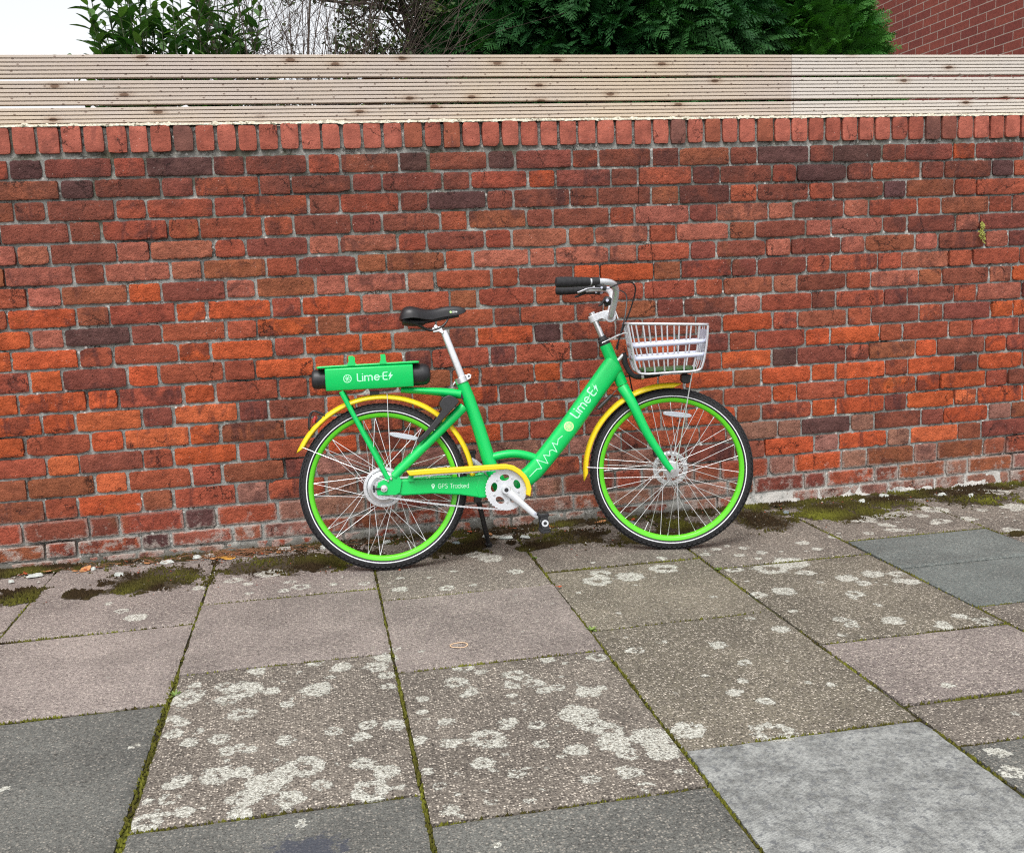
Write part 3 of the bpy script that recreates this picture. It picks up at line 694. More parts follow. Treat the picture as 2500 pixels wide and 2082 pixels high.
def make_wall():
    mb, cols, edge = MB(), [], []
    N = len(COURSES)
    for i in range(N):
        xs, cc = COURSES[i][2], COURSES[i][3]
        for k in range(len(cc)):
            xm = (xs[k] + xs[k + 1]) / 2
            zc = course_z(i, xm)
            up = course_z(i - 1, xm) if i else 1.655 + .04
            dn = course_z(i + 1, xm) if i < N - 1 else zc - .08
            zt = (zc + up) / 2 if i else min(1.640, zc + .042)
            zb = (zc + dn) / 2
            j = .0042
            c = PAL[cc[k]]
            v = random.uniform(.86, 1.14) * BK
            hue = random.uniform(-.05, .05)
            rough = random.uniform(.35, 1.2) * (1.25 if cc[k] in (3, 4, 5) else .75)
            col = (c[0] * v, c[1] * v * (1 + hue), c[2] * v * (1 - hue))
            slope = (COURSES[i][1] - COURSES[i][0]) / 3.54
            brick(mb, cols, edge, xs[k] + j + random.uniform(-.002, .002), xs[k + 1] - j + random.uniform(-.002, .002),
                  zb + j + random.uniform(-.0015, .002), zt - j + random.uniform(-.002, .0015), col, random.random(), rough,
                  y0=random.uniform(-.003, .002) + (.004 if i == N - 1 else 0), skew=slope + random.uniform(-.006, .006))
    o = mb.build('brickwork', brick_material(), wall, sharp=32)
    colattr(o.data, 'bcol', cols)
    floatattr(o.data, 'edge', edge)
    # coping of bricks on edge
    mb, cols, edge = MB(), [], []
    xs = list(COPING)
    while xs[0] > -2.6: xs.insert(0, xs[0] - .0845)
    while xs[-1] < 4.9: xs.append(xs[-1] + .0845)
    for k in range(len(xs) - 1):
        c = random.choice([lin(182, 104, 88)] * 9 + [lin(170, 94, 78)] * 3 + [lin(140, 84, 72), lin(154, 88, 68), lin(126, 84, 76)])
        v = random.uniform(.88, 1.08) * .76
        brick(mb, cols, edge, xs[k] + .0055 + random.uniform(-.0015, .0015), xs[k + 1] - .0055 + random.uniform(-.0015, .0015),
              1.656 + random.uniform(-.003, .003), 1.758 + random.uniform(-.004, .002), (c[0] * v, c[1] * v, c[2] * v), random.random() * .75, .25,
              y0=-.004 + random.uniform(-.002, .002), depth=.20, chip=.3, skew=random.uniform(-.02, .02), step=.012)
    o = mb.build('coping', brick_material('coping_brick', False), wall, sharp=32)
    colattr(o.data, 'bcol', cols)
    floatattr(o.data, 'edge', edge)
    # mortar face: one uneven sheet behind the brick faces, with a solid core behind it
    mb = MB()
    st = .0125
    nx, nzv = int(7.5 / st), int(1.80 / st)
    vs, fs = [], []
    for j in range(nzv + 1):
        for i in range(nx + 1):
            x, z = -2.6 + i * st, -.05 + j * st
            y = .0092 + .0034 * nz(x * 30, 1.0, z * 30) + .0040 * nz(x * 7, 4, z * 9)
            er = nz(x * 3.1, 9.0, z * 5)
            if er > .22: y += (er - .22) * .045
            if z < .16: y -= .0030 * min(1, (.16 - z) / .12) * (1 + 2.4 * nz(x * 11, 2, z * 15))
            if z < .03: y -= .012 * (.03 - z) / .08 * (1 + nz(x * 6, 7, 2))
            if z > 1.65: y += .003
            vs.append((x, y, z))
    for j in range(nzv):
        for i in range(nx):
            a = j * (nx + 1) + i
            fs.append((a, a + 1, a + nx + 2, a + nx + 1))
    mb.add(vs, fs)
    mm = mortar_material()
    mb.build('mortar', mm, wall, sharp=180)
    core = MB()
    core.box((1.15, .125, .84), (3.75, .085, .90))
    core.build('wall_core', mm, wall, smooth=False)
    # sandy mortar smeared along the top edge of the coping
    mb = MB()
    st = .006
    nx = int(7.5 / st)
    pro = [(-.001, 1.752), (.002, 1.0), (.012, 1.0), (.03, .8), (.05, .7)]
    vs, fs = [], []
    for i in range(nx + 1):
        x = -2.6 + i * st
        hgt = .009 + .007 * nz(x * 6, 0, 0) + .007 * nz(x * 28, 3, 0) + .005 * nz(x * 90, 5, 0)
        hgt = max(.002, hgt)
        drop = max(0, .010 * (nz(x * 22.0, 8, 3) - .12)) + max(0, .006 * nz(x * 70, 1, 3))
        for q, (y, k) in enumerate(pro):
            if q == 0: vs.append((x, -.0035 - .003 * nz(x * 40, 2, 2), 1.757 - drop))
            else: vs.append((x, y - .004 * nz(x * 50, q, 1), 1.757 + hgt * k))
    m = len(pro)
    for i in range(nx):
        for j in range(m - 1):
            a = i * m + j
            fs.append((a, a + m, a + m + 1, a + 1))
    mb.add(vs, fs)
    t = NT('sandy_mortar')
    n2 = t.noise(90, 4, .7)
    c = t.mix(t.step(n2, .3, .7), lin(176, 168, 146), lin(226, 220, 202))
    c = t.mix(t.math('MULTIPLY', t.step(t.noise(30, 4, .7), .54, .62), .85), c, lin(70, 68, 48))
    t.set(Base__Color=t.mix(1.0, c, (.9, .9, .9), 'MULTIPLY'), Roughness=.95, Normal=t.bump(n2, 1.0, .005))
    mb.build('coping_bedding', t.m, wall, sharp=180)
make_wall()

# ------------------------------------------------------------------ deck board fence on the wall
def board_material():
    t = NT('weathered_pine')
    rnd = t.n('ShaderNodeObjectInfo', out=4)
    v = t.n('ShaderNodeVectorMath', props={'operation': 'ADD'}, _0=t.coord(), _1=t.n('ShaderNodeCombineXYZ', X=t.math('MULTIPLY', rnd, 37.0), Y=0.0, Z=t.math('MULTIPLY', rnd, 3.0)))
    kx = t.n('ShaderNodeMapping', Vector=v, Scale=(1.0, 1, 9))
    # knots bend the grain
    kv = t.n('ShaderNodeMapping', Vector=v, Scale=(3.6, 0, 9.0))
    kx2 = t.t.nodes.new('ShaderNodeSeparateXYZ')
    t.put(kx2.inputs[0], kv)
    k2 = t.n('ShaderNodeCombineXYZ', X=kx2.outputs[0], Y=kx2.outputs[2], Z=0.0)
    kd = t.voro2(k2)
    kc = t.voro2(k2, 1)
    keep = t.step(t.n('ShaderNodeSeparateColor', Color=kc), .40, .44)
    near = t.math('MULTIPLY', t.step(kd, .42, .05), keep)
    gv = t.n('ShaderNodeVectorMath', props={'operation': 'ADD'}, _0=kx, _1=t.n('ShaderNodeCombineXYZ', X=0.0, Y=0.0, Z=t.math('MULTIPLY', near, .5)))
    grain = t.n('ShaderNodeTexNoise', Vector=t.n('ShaderNodeMapping', Vector=gv, Scale=(2.2, 1, 26)), Scale=1.0, Detail=5.0, Roughness=.6)
    tone = t.noise(1.1, 4, .6, vec=v)
    c = t.mix(t.step(tone, .32, .68), lin(205, 192, 183), lin(212, 195, 174))
    c = t.mix(t.math('MULTIPLY', t.step(grain, .48, .74), .30), c, lin(158, 134, 116))
    c = t.mix(t.math('MULTIPLY', t.step(t.n('ShaderNodeSeparateXYZ', Vector=t.coord()), 2.170, 2.172), .55), c, lin(228, 224, 218))
    kn = t.step(t.math('ADD', kd, t.math('MULTIPLY', t.noise(60, 3), .05)), .105, .075)
    kn = t.math('MULTIPLY', kn, keep)
    c = t.mix(t.math('MULTIPLY', kn, .85), c, lin(92, 66, 56))
    halo = t.math('MULTIPLY', t.step(kd, .20, .08), keep)
    c = t.mix(t.math('MULTIPLY', halo, .30), c, lin(150, 116, 84))
    dots = t.math('MULTIPLY', t.step(t.voro2(t.n('ShaderNodeCombineXYZ', X=t.math('MULTIPLY', kx2.outputs[0], 3.1), Y=t.math('MULTIPLY', kx2.outputs[2], 2.2), Z=0.0)), .07, .045), 1.0)
    c = t.mix(t.math('MULTIPLY', dots, .7), c, lin(104, 78, 66))
    t.set(Base__Color=t.mix(1.0, c, (.84, .84, .84), 'MULTIPLY'), Roughness=.8, Specular__IOR__Level=.25, Normal=t.bump(grain, .03, .0006))
    return t.m
bm_ = board_material()
fence = empty('board_fence', (0, .05, 1.74))
tag(fence, 'pale grooved timber boards fixed lengthwise along the top of the brick wall', 'fence')
def board(x0, x1, z0, z1, y0, sag):
    """a decking board: grooved face towards the street"""
    n = 6
    p = (z1 - z0) / n
    prof = []
    for k in range(n):
        a = z0 + k * p
        gw = .0027
        if k: prof += [(y0 + .0105, a - gw * .55), (y0 + .0105, a + gw * .55)]
        prof += [(y0 + .0012, a + gw * .72), (y0 + .0001, a + gw * .72 + .0012), (y0, a + p * .5), (y0 + .0001, a + p - gw * .72 - .0012), (y0 + .0012, a + p - gw * .72)]
    prof += [(y0 + .027, z1 - .001), (y0 + .027, z0 + .001)]
    mb = MB()
    vs, fs = [], []
    m = len(prof)
    nx = 40
    for i in range(nx + 1):
        x = x0 + (x1 - x0) * i / nx
        dz = sag * math.sin(math.pi * i / nx) + .0010 * nz(x * 1.7, z0 * 9, 0)
        dy = .0018 * nz(x * 1.2, z0 * 7, 4)
        for (y, z) in prof: vs.append((x, y + dy - .05, z + dz - 1.74))
    for i in range(nx):
        for j in range(m):
            j2 = (j + 1) % m
            fs.append((i * m + j, (i + 1) * m + j, (i + 1) * m + j2, i * m + j2))
    fs += [tuple(range(m)), tuple(nx * m + j for j in range(m - 1, -1, -1))]
    mb.add(vs, fs)
    return mb.build('board', bm_, fence, sharp=25)
for (z0, z1, xj) in ((1.9475, 2.038, 2.172), (1.8455, 1.9400, 2.181), (1.745, 1.8375, 2.181)):
    board(-2.6, xj - .001, z0, z1, .05 + random.uniform(-.001, .001), random.uniform(-.001, .001))
    board(xj + .0012, 4.9, z0 + .0005, z1 + .0003, .0505 + random.uniform(-.001, .001), random.uniform(-.001, .001))
for x in (-2.3, -1.7, .3, 2.2, 4.4):
    pb = MB()
    pb.box((x, .09 - .045, .85 - .72), (.035, .016, .155))
    pb.build('post', plain('rough_pine', lin(120, 96, 72, .7), .9), fence, bevel=.002)

# ------------------------------------------------------------------ house beyond the conifers
def make_house():
    h = empty('house', (5.62, 1.6, 0))
    tag(h, 'red brick house side wall with pale mortar joints behind the conifers', 'house')
    t = NT('house_brick')
    co = t.coord()
    xyz = t.t.nodes.new('ShaderNodeSeparateXYZ')
    t.put(xyz.inputs[0], co)
    vec = t.n('ShaderNodeCombineXYZ', X=t.math('ADD', xyz.outputs[0], xyz.outputs[1]), Y=xyz.outputs[2], Z=0.0)
    bt = t.t.nodes.new('ShaderNodeTexBrick')
    for k, v in {'Vector': vec, 'Color1': lin(136, 66, 58, .85), 'Color2': lin(158, 80, 66, .85), 'Mortar': lin(176, 156, 146), 'Scale': 1.0, 'Mortar Size': .0045, 'Mortar Smooth': .15, 'Bias': -.1, 'Brick Width': .225, 'Row Height': .075}.items():
        t.put(bt.inputs[k], v)
    n1 = t.noise(30, 4, .65)
    c = t.mix(.8, bt.outputs[0], t.mix(t.step(n1, .25, .75), (.72, .70, .7), (1.2, 1.16, 1.12)), 'MULTIPLY')
    c = t.mix(t.math('MULTIPLY', t.step(t.noise(1.4, 4), .5, .7), .3), c, t.mix(1.0, c, (.62, .6, .6), 'MULTIPLY'))
    t.set(Base__Color=c, Roughness=.9, Normal=t.bump(t.math('ADD', t.math('MULTIPLY', bt.outputs[1], -1.0), t.math('MULTIPLY', n1, .3)), .7, .006))
    L, D, H = 5.2, 8.5, 5.0
    wb = MB()
    vs = [(0, 0, -.1), (L, 0, -.1), (L, D, -.1), (0, D, -.1), (0, 0, H), (L, 0, H), (L, D, H), (0, D, H), (L / 2, 0, H + 2.3), (L / 2, D, H + 2.3)]
    wb.add(vs, [(0, 1, 5, 8, 4), (2, 3, 7, 9, 6), (3, 0, 4, 7), (1, 2, 6, 5)])
    wb.build('wall', t.m, h, smooth=False)
    tt = NT('roof_tile')
    b2 = tt.t.nodes.new('ShaderNodeTexBrick')
    for k, v in {'Vector': tt.coord(), 'Color1': lin(96, 62, 52), 'Color2': lin(78, 56, 50), 'Mortar': lin(40, 30, 28), 'Scale': 1.0, 'Mortar Size': .012, 'Brick Width': .26, 'Row Height': .2}.items():
        tt.put(b2.inputs[k], v)
    tt.set(Base__Color=b2.outputs[0], Roughness=.9)
    rb = MB()
    for s_ in (-1, 1):
        a, b = Vector((L / 2 + s_ * (L / 2 + .35), 0, H - .31)), Vector((L / 2, 0, H + 2.32))
        d = (b - a).normalized()
        nrm = Vector((s_ * -d.z * -1, 0, abs(d.x))) * .06
        q = [a, b, b + nrm, a + nrm]
        vs = [p + Vector((0, -.3, 0)) for p in q] + [p + Vector((0, D + .3, 0)) for p in q]
        rb.add(vs, [(0, 1, 2, 3), (7, 6, 5, 4), (0, 4, 5, 1), (1, 5, 6, 2), (2, 6, 7, 3), (3, 7, 4, 0)])
    rf = rb.build('roof', tt.m, h, smooth=False)
    cb = MB()
    cb.box((L / 2, 5.5, H + 2.5), (.35, .5, .9))
    cb.box((L / 2, 5.5, H + 3.45), (.40, .55, .06))
    cb.build('chimney', t.m, rf, smooth=False)
    wht = plain('white_window_paint', lin(226, 226, 222, .85), .4)
    gl = NT('window_glass')
    gl.set(Base__Color=(.02, .025, .03), Roughness=.06, Specular__IOR__Level=.6)
    for zc in (1.5, 3.9):
        for xc in (1.4, 3.7):
            fb = MB()
            for dx in (-.62, 0, .62): fb.box((xc + dx, -.01, zc), (.035, .035, .62))
            for dz in (-.6, .6): fb.box((xc, -.012, zc + dz), (.62, .036, .035))
            w = fb.build('window', wht, h, bevel=.004)
            pb = MB()
            pb.box((xc, -.006, zc), (.6, .012, .58))
            pb.build('pane', gl.m, w, smooth=False)
make_house()

# ------------------------------------------------------------------ shrubs and trees behind the fence
def leaf_material(name, a, b, c, rough=.45, sub=.0):
    t = NT(name)
    col = t.attr('leafcol')
    k = t.mix(t.n('ShaderNodeSeparateColor', Color=col), a, b)
    k = t.mix(t.n('ShaderNodeSeparateColor', out=1, Color=col), k, c)
    k = t.mix(t.step(t.noise(60, 3), .3, .7), t.mix(1.0, k, (.8, .82, .8), 'MULTIPLY'), k)
    tr = t.n('ShaderNodeBsdfTranslucent', Color=t.mix(1.0, k, (1.2, 1.5, .6), 'MULTIPLY'))
    t.set(Base__Color=k, Roughness=rough, Specular__IOR__Level=.45 if rough < .55 else .2)
    mx = t.t.nodes.new('ShaderNodeMixShader')
    mx.inputs[0].default_value = .22
    t.t.links.new(t.b.outputs[0], mx.inputs[1])
    t.t.links.new(tr, mx.inputs[2])
    t.t.links.new(mx.outputs[0], t.out.inputs[0])
    return t.m

bark = plain('grey_brown_bark', lin(92, 80, 70, .7), .95, var=.3, scale=40, bump=.8, bscale=120)
twigm = plain('twig_bark', lin(104, 88, 80, .6), .9, var=.3, scale=30)

def leaf(mb, cols, p, d, up, L, w, fold, rg, bend=.25):
    d = d.normalized()
    s = d.cross(up)
    if s.length < 1e-3: s = d.cross(Vector((1, 0, 0)))
    s.normalize()
    n = s.cross(d).normalized()
    prof = [(0, .0), (.14, .55), (.38, 1.0), (.68, .86), (.90, .38), (1.0, 0)]
    vs, fs = [], []
    for t_, k in prof:
        c = p + d * (L * t_) - n * (bend * L * t_ * t_)
        vs += [c - s * (w * k) + n * (fold * w * k), c, c + s * (w * k) + n * (fold * w * k)]
    for i in range(len(prof) - 1):
        a = i * 3
        fs += [(a, a + 1, a + 4, a + 3), (a + 1, a + 2, a + 5, a + 4)]
    mb.add(vs, fs)
    cols.extend([(rg[0], rg[1], 0, 1)] * len(vs))

def laurel():
    rng = random.Random(21)
    root = empty('laurel_bush', (-.72, 1.75, 0))
    tag(root, 'evergreen laurel bush with glossy oval leaves behind the left end of the fence', 'bush')
    st, lv, cols = MB(), MB(), []
    o = Vector((-.72, 1.75, 0))
    shoots = []
    for k in range(150):
        # shoots fan out from the base; their tips give the crown an uneven top
        tx = rng.uniform(-1.16, -.06)
        top = 2.80 - .55 * max(0, (-.86 - tx)) / .4 + .35 * nz(tx * 3.1, 3, 0)
        if -.60 < tx < -.46: top -= .18
        if tx > -.3: top -= .9 * (tx + .3) / .2 * .5
        ty = 1.75 + rng.uniform(-.45, .5)
        tip = Vector((tx, ty, top + rng.uniform(-.55, .10)))
        base = o + Vector(((tx + .72) * .35, (ty - 1.75) * .3, rng.uniform(.1, .9)))
        mid = base.lerp(tip, .55) + Vector((rng.uniform(-.06, .06), rng.uniform(-.06, .06), .08))
        c = curve([base, mid, tip], 7)
        st.tube([p - o for p in c], [.0065 - .0045 * i / (len(c) - 1) for i in range(len(c))], 5, cap=False)
        a = rng.uniform(0, 6)
        n_l = 22
        for q in range(n_l):
            f = .34 + .66 * q / (n_l - 1)
            i = min(len(c) - 2, int(f * (len(c) - 1)))
            p = c[i].lerp(c[i + 1], f * (len(c) - 1) - i)
            ax = (c[i + 1] - c[i]).normalized()
            a += 2.4
            side = ax.orthogonal().normalized()
            side = Matrix.Rotation(a, 3, ax) @ side
            d = side * rng.uniform(.6, 1.1) + ax * rng.uniform(.45, 1.0)
            L = rng.uniform(.085, .135) * (.75 if q > n_l - 4 else 1)
            rg = (rng.random(), max(0, rng.gauss(.05, .14)) + (.25 if q > n_l - 3 else 0))
            leaf(lv, cols, p - o, d, Vector((0, 0, 1)) + side * .2, L, L * .20, rng.uniform(.1, .45), rg)
    st.build('stem', plain('green_stem', lin(74, 84, 52, .7), .8, var=.2), root)
    o2 = lv.build('foliage', leaf_material('laurel_leaf', lin(34, 62, 32), lin(64, 104, 50), lin(118, 146, 76), .32), root, sharp=180)
    colattr(o2.data, 'leafcol', cols)
laurel()

def branch(mb, p, d, L, r, depth, rng, droop=0.0, tips=None, wob=.35, kids=4, xmin=-9.0):
    n = 6
    pts, dirs = [p.copy()], []
    for i in range(n):
        d = (d + Vector((rng.gauss(0, wob), rng.gauss(0, wob), rng.gauss(0, wob) - droop)) * .25).normalized()
        dirs.append(d.copy())
        if p.x < xmin and d.x < .1: d = Vector((abs(d.x) + .1, d.y, d.z)).normalized()
        p = p + d * (L / n)
        pts.append(p.copy())
    mb.tube(pts, [r * (1 - .62 * i / n) for i in range(n + 1)], 5 if r > .006 else 4, cap=False)
    if tips is not None and depth <= 1: tips.append((pts, dirs))
    if depth > 0:
        for k in range(kids):
            i = rng.randint(1, n - 1)
            dd = (dirs[i] + Vector((rng.gauss(0, .6), rng.gauss(0, .6), rng.gauss(.12, .45)))).normalized()
            branch(mb, pts[i], dd, L * rng.uniform(.45, .72), r * .55, depth - 1, rng, droop, tips, wob, kids, xmin)

def bare_shrub():
    rng = random.Random(8)
    root = empty('bare_shrub', (.02, 2.05, 0))
    tag(root, 'leafless shrub of fine reddish twigs between the laurel and the ivy tree', 'shrub')
    mb = MB()
    for k in range(24):
        b = Vector((rng.uniform(-.2, .3), rng.uniform(-.25, .25), 0))
        d = Vector((abs(rng.gauss(0, .12)) - .03, rng.gauss(0, .14), 1)).normalized()
        branch(mb, b, d, rng.uniform(2.2, 3.0), .0065, 3, rng, -.02, None, .34, 4, -.50)
    mb.build('twig', twigm, root, sharp=180)
    # a few heavier stems that lean out over the laurel
    mb = MB()
    for (a, b, c) in (((-.1, 0, 0), (-.35, -.1, 1.9), (-.62, -.15, 2.95)), ((0, .05, 0), (-.20, 0, 2.2), (-.62, -.2, 2.62)), ((.05, 0, 0), (.02, .1, 2.0), (.12, .1, 3.1)), ((.1, 0, 0), (-.2, .1, 2.1), (-.72, -.1, 2.55))):
        mb.tube(curve([a, b, c], 8), [.016 - .0115 * i / 16 for i in range(17)], 6)
    mb.build('stem', bark, root)
bare_shrub()

def ivy_tree():
    rng = random.Random(14)
    o = Vector((.78, 2.75, 0))
    root = empty('ivy_tree', o)
    tag(root, 'gnarled bare tree with small ivy leaves clinging to its crooked branches', 'tree')
    tb = MB()
    tb.tube(curve([(.05, 0, 0), (.08, 0, 1.2), (.02, .02, 2.3), (-.12, .05, 3.3), (-.2, 0, 4.0)], 6), [.034 - .024 * i / 24 for i in range(25)], 10)
    tr = tb.build('trunk', bark, root)
    mb, lv, cols, tips = MB(), MB(), [], []
    for k in range(52):
        z = rng.uniform(1.6, 3.2)
        a = rng.uniform(0, 6.28)
        d = Vector((math.cos(a), math.sin(a) * .7, rng.uniform(-.15, .6)))
        branch(mb, Vector((.02, 0, z)), d.normalized(), rng.uniform(.5, .95), .013, 2, rng, .05, tips, .75, 5)
    mb.build('limb', bark, root, sharp=180)
    for pts, dirs in tips:
        for q in range(rng.randint(6, 18)):
            i = rng.randint(1, len(pts) - 1)
            p = pts[i] + Vector((rng.gauss(0, .025), rng.gauss(0, .025), rng.gauss(0, .025)))
            d = Vector((rng.gauss(0, 1), rng.gauss(0, 1), rng.gauss(-.2, .8)))
            L = rng.uniform(.016, .036)
            leaf(lv, cols, p, d, Vector((0, -.3, 1)), L, L * .42, .2, (rng.random(), max(0, rng.gauss(.1, .25))))
    o2 = lv.build('foliage', leaf_material('ivy_leaf', lin(28, 44, 24), lin(62, 84, 36), lin(120, 140, 60), .5), root, sharp=180)
    colattr(o2.data, 'leafcol', cols)
ivy_tree()

def frond_shape(rng):
    """a flat cypress spray: forked stalk with scale-leaved branchlets"""
    tris = []
    def blade(p, d, L, w, k):
        s = Vector((-d.y, d.x))
        tris.append(([p - s * w * .5, p + d * L * .45 - s * w * .62, p + d * L, p + d * L * .45 + s * w * .62, p + s * w * .5], k))
    n = 10
    for i in range(n):
        f = (i + .5) / n
        p = Vector((0, f))
        L = .36 * (1 - f) ** .8 + .07
        for s_ in (-1, 1):
            a = R(42 + 14 * (1 - f)) * s_ + rng.uniform(-.12, .12)
            d = Vector((math.sin(a), math.cos(a)))
            pp = p + Vector((0, rng.uniform(-.02, .02)))
            blade(pp, d, L, .026, .35 + .3 * f)
            m = 3 if L > .2 else 2
            for q in range(m):
                g = (q + 1) / (m + 1)
                for s2 in (-1, 1):
                    a2 = a + s2 * R(38)
                    blade(pp + d * (L * g), Vector((math.sin(a2), math.cos(a2))), L * .34 * (1.2 - g), .022, .55 + .45 * g)
    blade(Vector((0, 0)), Vector((0, 1)), 1.06, .028, .3)
    return tris

def conifer(name, label, o, rx, ry, H, count, seed, mat, zlow, up, size, core_m, top=1.0):
    rng = random.Random(seed)
    root = empty(name, o)
    tag(root, label, 'conifer')
    shapes = [frond_shape(rng) for _ in range(4)]
    tb = MB()
    tb.tube([(0, 0, 0), (0.02, 0, H * .5), (0, 0, H * .97)], [.12, .08, .01], 9)
    tb.build('trunk', bark, root)
    def radius(z, a):
        f = z / H
        k = min(1, (1.02 - f) / .45) ** .6 if f > .57 else 1
        lump = 1 + .13 * nz(math.cos(a) * 2.2, math.sin(a) * 2.2, z * 1.7 + seed) + .07 * nz(math.cos(a) * 6, math.sin(a) * 6, z * 5)
        return k * lump
    arr = []
    for sh in shapes:
        P = np.array([[(t_.x, t_.y) for t_ in pts] for pts, k in sh]).reshape(-1, 2)
        K = np.repeat(np.array([k for pts, k in sh]), 5)
        arr.append((P, K))
    V, CO = [], []
    for q in range(count):
        a = rng.uniform(math.pi * .86, math.pi * 2.14) if q % 8 else rng.uniform(0, 6.283)   # mostly the street side
        z = rng.uniform(zlow, min(H, zlow + 1.05)) if q % 6 else rng.uniform(.3, H)
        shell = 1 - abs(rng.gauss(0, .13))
        rr = radius(z, a) * shell
        p = Vector((math.cos(a) * rx * rr, math.sin(a) * ry * rr, z))
        out = Vector((math.cos(a), math.sin(a), 0))
        d = (out * rng.uniform(.5, 1.0) + Vector((rng.gauss(0, .30), rng.gauss(0, .30), up + rng.gauss(0, .28)))).normalized()
        nrm = (Vector((0, 0, 1)) * rng.uniform(.2, 1) + Vector((rng.gauss(0, .6), rng.gauss(0, .6), 0)) - out * .35)
        s = d.cross(nrm).normalized()
        n = s.cross(d)
        L = size * rng.uniform(.65, 1.25)
        droop = rng.uniform(.15, .55)
        tone = min(1, max(0, .25 + .5 * nz(p.x * 2.6 + seed, p.y * 2.6, p.z * 2.6) + rng.gauss(0, .1)))
        P, K = arr[q % 4]
        x, y = P[:, :1], P[:, 1:]
        V.append(np.array(p) + np.array(s) * x * L + np.array(d) * y * L - np.array((0, 0, 1.)) * (droop * L * y * y) - np.array(n) * (np.abs(x) * L * .25))
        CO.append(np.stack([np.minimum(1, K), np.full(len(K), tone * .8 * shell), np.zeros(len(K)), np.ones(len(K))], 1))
    V, CO = np.concatenate(V), np.concatenate(CO)
    me = bpy.data.meshes.new('foliage')
    nv = len(V)
    me.vertices.add(nv)
    me.vertices.foreach_set('co', V.astype('f').ravel())
    me.loops.add(nv)
    me.loops.foreach_set('vertex_index', np.arange(nv, dtype='i'))
    me.polygons.add(nv // 5)
    me.polygons.foreach_set('loop_start', np.arange(0, nv, 5, dtype='i'))
    me.update(calc_edges=True)
    me.validate()
    me.materials.append(mat)
    at = me.attributes.new('leafcol', 'FLOAT_COLOR', 'POINT')
    at.data.foreach_set('color', CO.astype('f').ravel())
    fo = bpy.data.objects.new('foliage', me)
    C.objects.link(fo)
    fo.parent = root
    cb = MB()  # dark shell added inside the crown to block light between the sprays
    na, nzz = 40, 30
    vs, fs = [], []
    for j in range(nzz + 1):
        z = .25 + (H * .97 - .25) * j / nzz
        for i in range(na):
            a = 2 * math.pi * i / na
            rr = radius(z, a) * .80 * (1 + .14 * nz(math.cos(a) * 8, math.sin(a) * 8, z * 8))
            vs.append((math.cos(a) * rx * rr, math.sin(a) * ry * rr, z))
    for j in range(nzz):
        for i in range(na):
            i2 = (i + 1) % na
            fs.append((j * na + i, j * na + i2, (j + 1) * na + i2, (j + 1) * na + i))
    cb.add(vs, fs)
    cb.build('light_block_core', core_m, root)
core = plain('painted_crown_shade', (.012, .018, .010), 1.0, var=.5, scale=30, spec=.1, bump=1, bscale=60)  # near-black colour stands for the shade inside the crowns
cm1 = leaf_material('cypress_dark', lin(18, 50, 30), lin(36, 84, 40), lin(66, 112, 54), .6)
cm2 = leaf_material('cypress_bright', lin(26, 66, 30), lin(58, 118, 46), lin(104, 150, 66), .6)
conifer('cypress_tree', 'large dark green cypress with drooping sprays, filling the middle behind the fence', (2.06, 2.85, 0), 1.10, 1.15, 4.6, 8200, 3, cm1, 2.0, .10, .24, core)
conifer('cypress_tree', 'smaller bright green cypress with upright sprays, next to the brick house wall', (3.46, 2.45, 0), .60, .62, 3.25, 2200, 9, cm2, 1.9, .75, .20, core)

# ------------------------------------------------------------------ the bicycle
# Built in its own frame: x forward along the wheel line, z up in the (slightly leaning) bicycle plane, y away from the street.
LEAN, STEER, YAW = .12, -.165, -0.08173862672251267
Ub = Vector((math.cos(YAW), math.sin(YAW), 0))
n0 = Vector((math.sin(YAW), -math.cos(YAW), 0))
Vb = Vector((0, 0, 1)) * math.cos(LEAN) - n0 * math.sin(LEAN)
Nb = Ub.cross(Vb)
bike = empty('electric_bicycle', (0, 0, 0))
bike.matrix_world = Matrix(((Ub.x, -Nb.x, Vb.x, .213), (Ub.y, -Nb.y, Vb.y, -.4955), (Ub.z, -Nb.z, Vb.z, .001), (0, 0, 0, 1)))
tag(bike, 'bright green electric hire bicycle with yellow mudguards, parked by the brick wall', 'bicycle')
B = lambda u, v, w=0.0: Vector((u, -w, v))
A0 = Vector((.9675, 0, .6697))
AX = Vector((-.3564, 0, .9343)).normalized()
ST = Matrix.Translation(A0) @ Matrix.Rotation(STEER, 4, AX) @ Matrix.Translation(-A0)

def paint(name, col, rough=.28, coat=.6, dirt=.25):
    t = NT(name)
    d = t.math('MULTIPLY', t.step(t.noise(38, 5, .7), .55, .75), dirt)
    d2 = t.math('MULTIPLY', t.step(t.voro(180), .16, .05), t.step(t.noise(16, 2), .52, .62))
    c = t.mix(d, col, tuple(.8 * a + .2 * b for a, b in zip(col[:3], (.2, .18, .14))))
    c = t.mix(t.math('MULTIPLY', d2, .5), c, (.25, .22, .17))
    t.set(Base__Color=c, Roughness=t.math('ADD', rough, t.math('MULTIPLY', t.noise(24, 4), .14)), Coat__Weight=coat, Coat__Roughness=.10, Specular__IOR__Level=.35)
    return t.m
green = paint('green_paint', (.0010, .50, .104), .26, .15, .1)
lime = paint('lime_rim_paint', (.105, .56, .016), .35, .25, .15)
yellow = paint('yellow_plastic', (.76, .55, .010), .38, .2, .2)
rubber = plain('black_rubber', (.013, .013, .015), .78, var=.25, scale=60, bump=.3, bscale=500)
blackp = plain('black_plastic', (.018, .018, .020), .45, var=.2, scale=50, bump=.15, bscale=600)
satin = plain('black_saddle_skin', (.016, .015, .017), .40, var=.2, scale=50, bump=.12, bscale=700)
steel = plain('bright_steel', (.72, .72, .73), .24, metal=1.0, var=.06, scale=40)
alu = plain('satin_aluminium', (.66, .67, .69), .36, metal=.85, var=.06, scale=40)
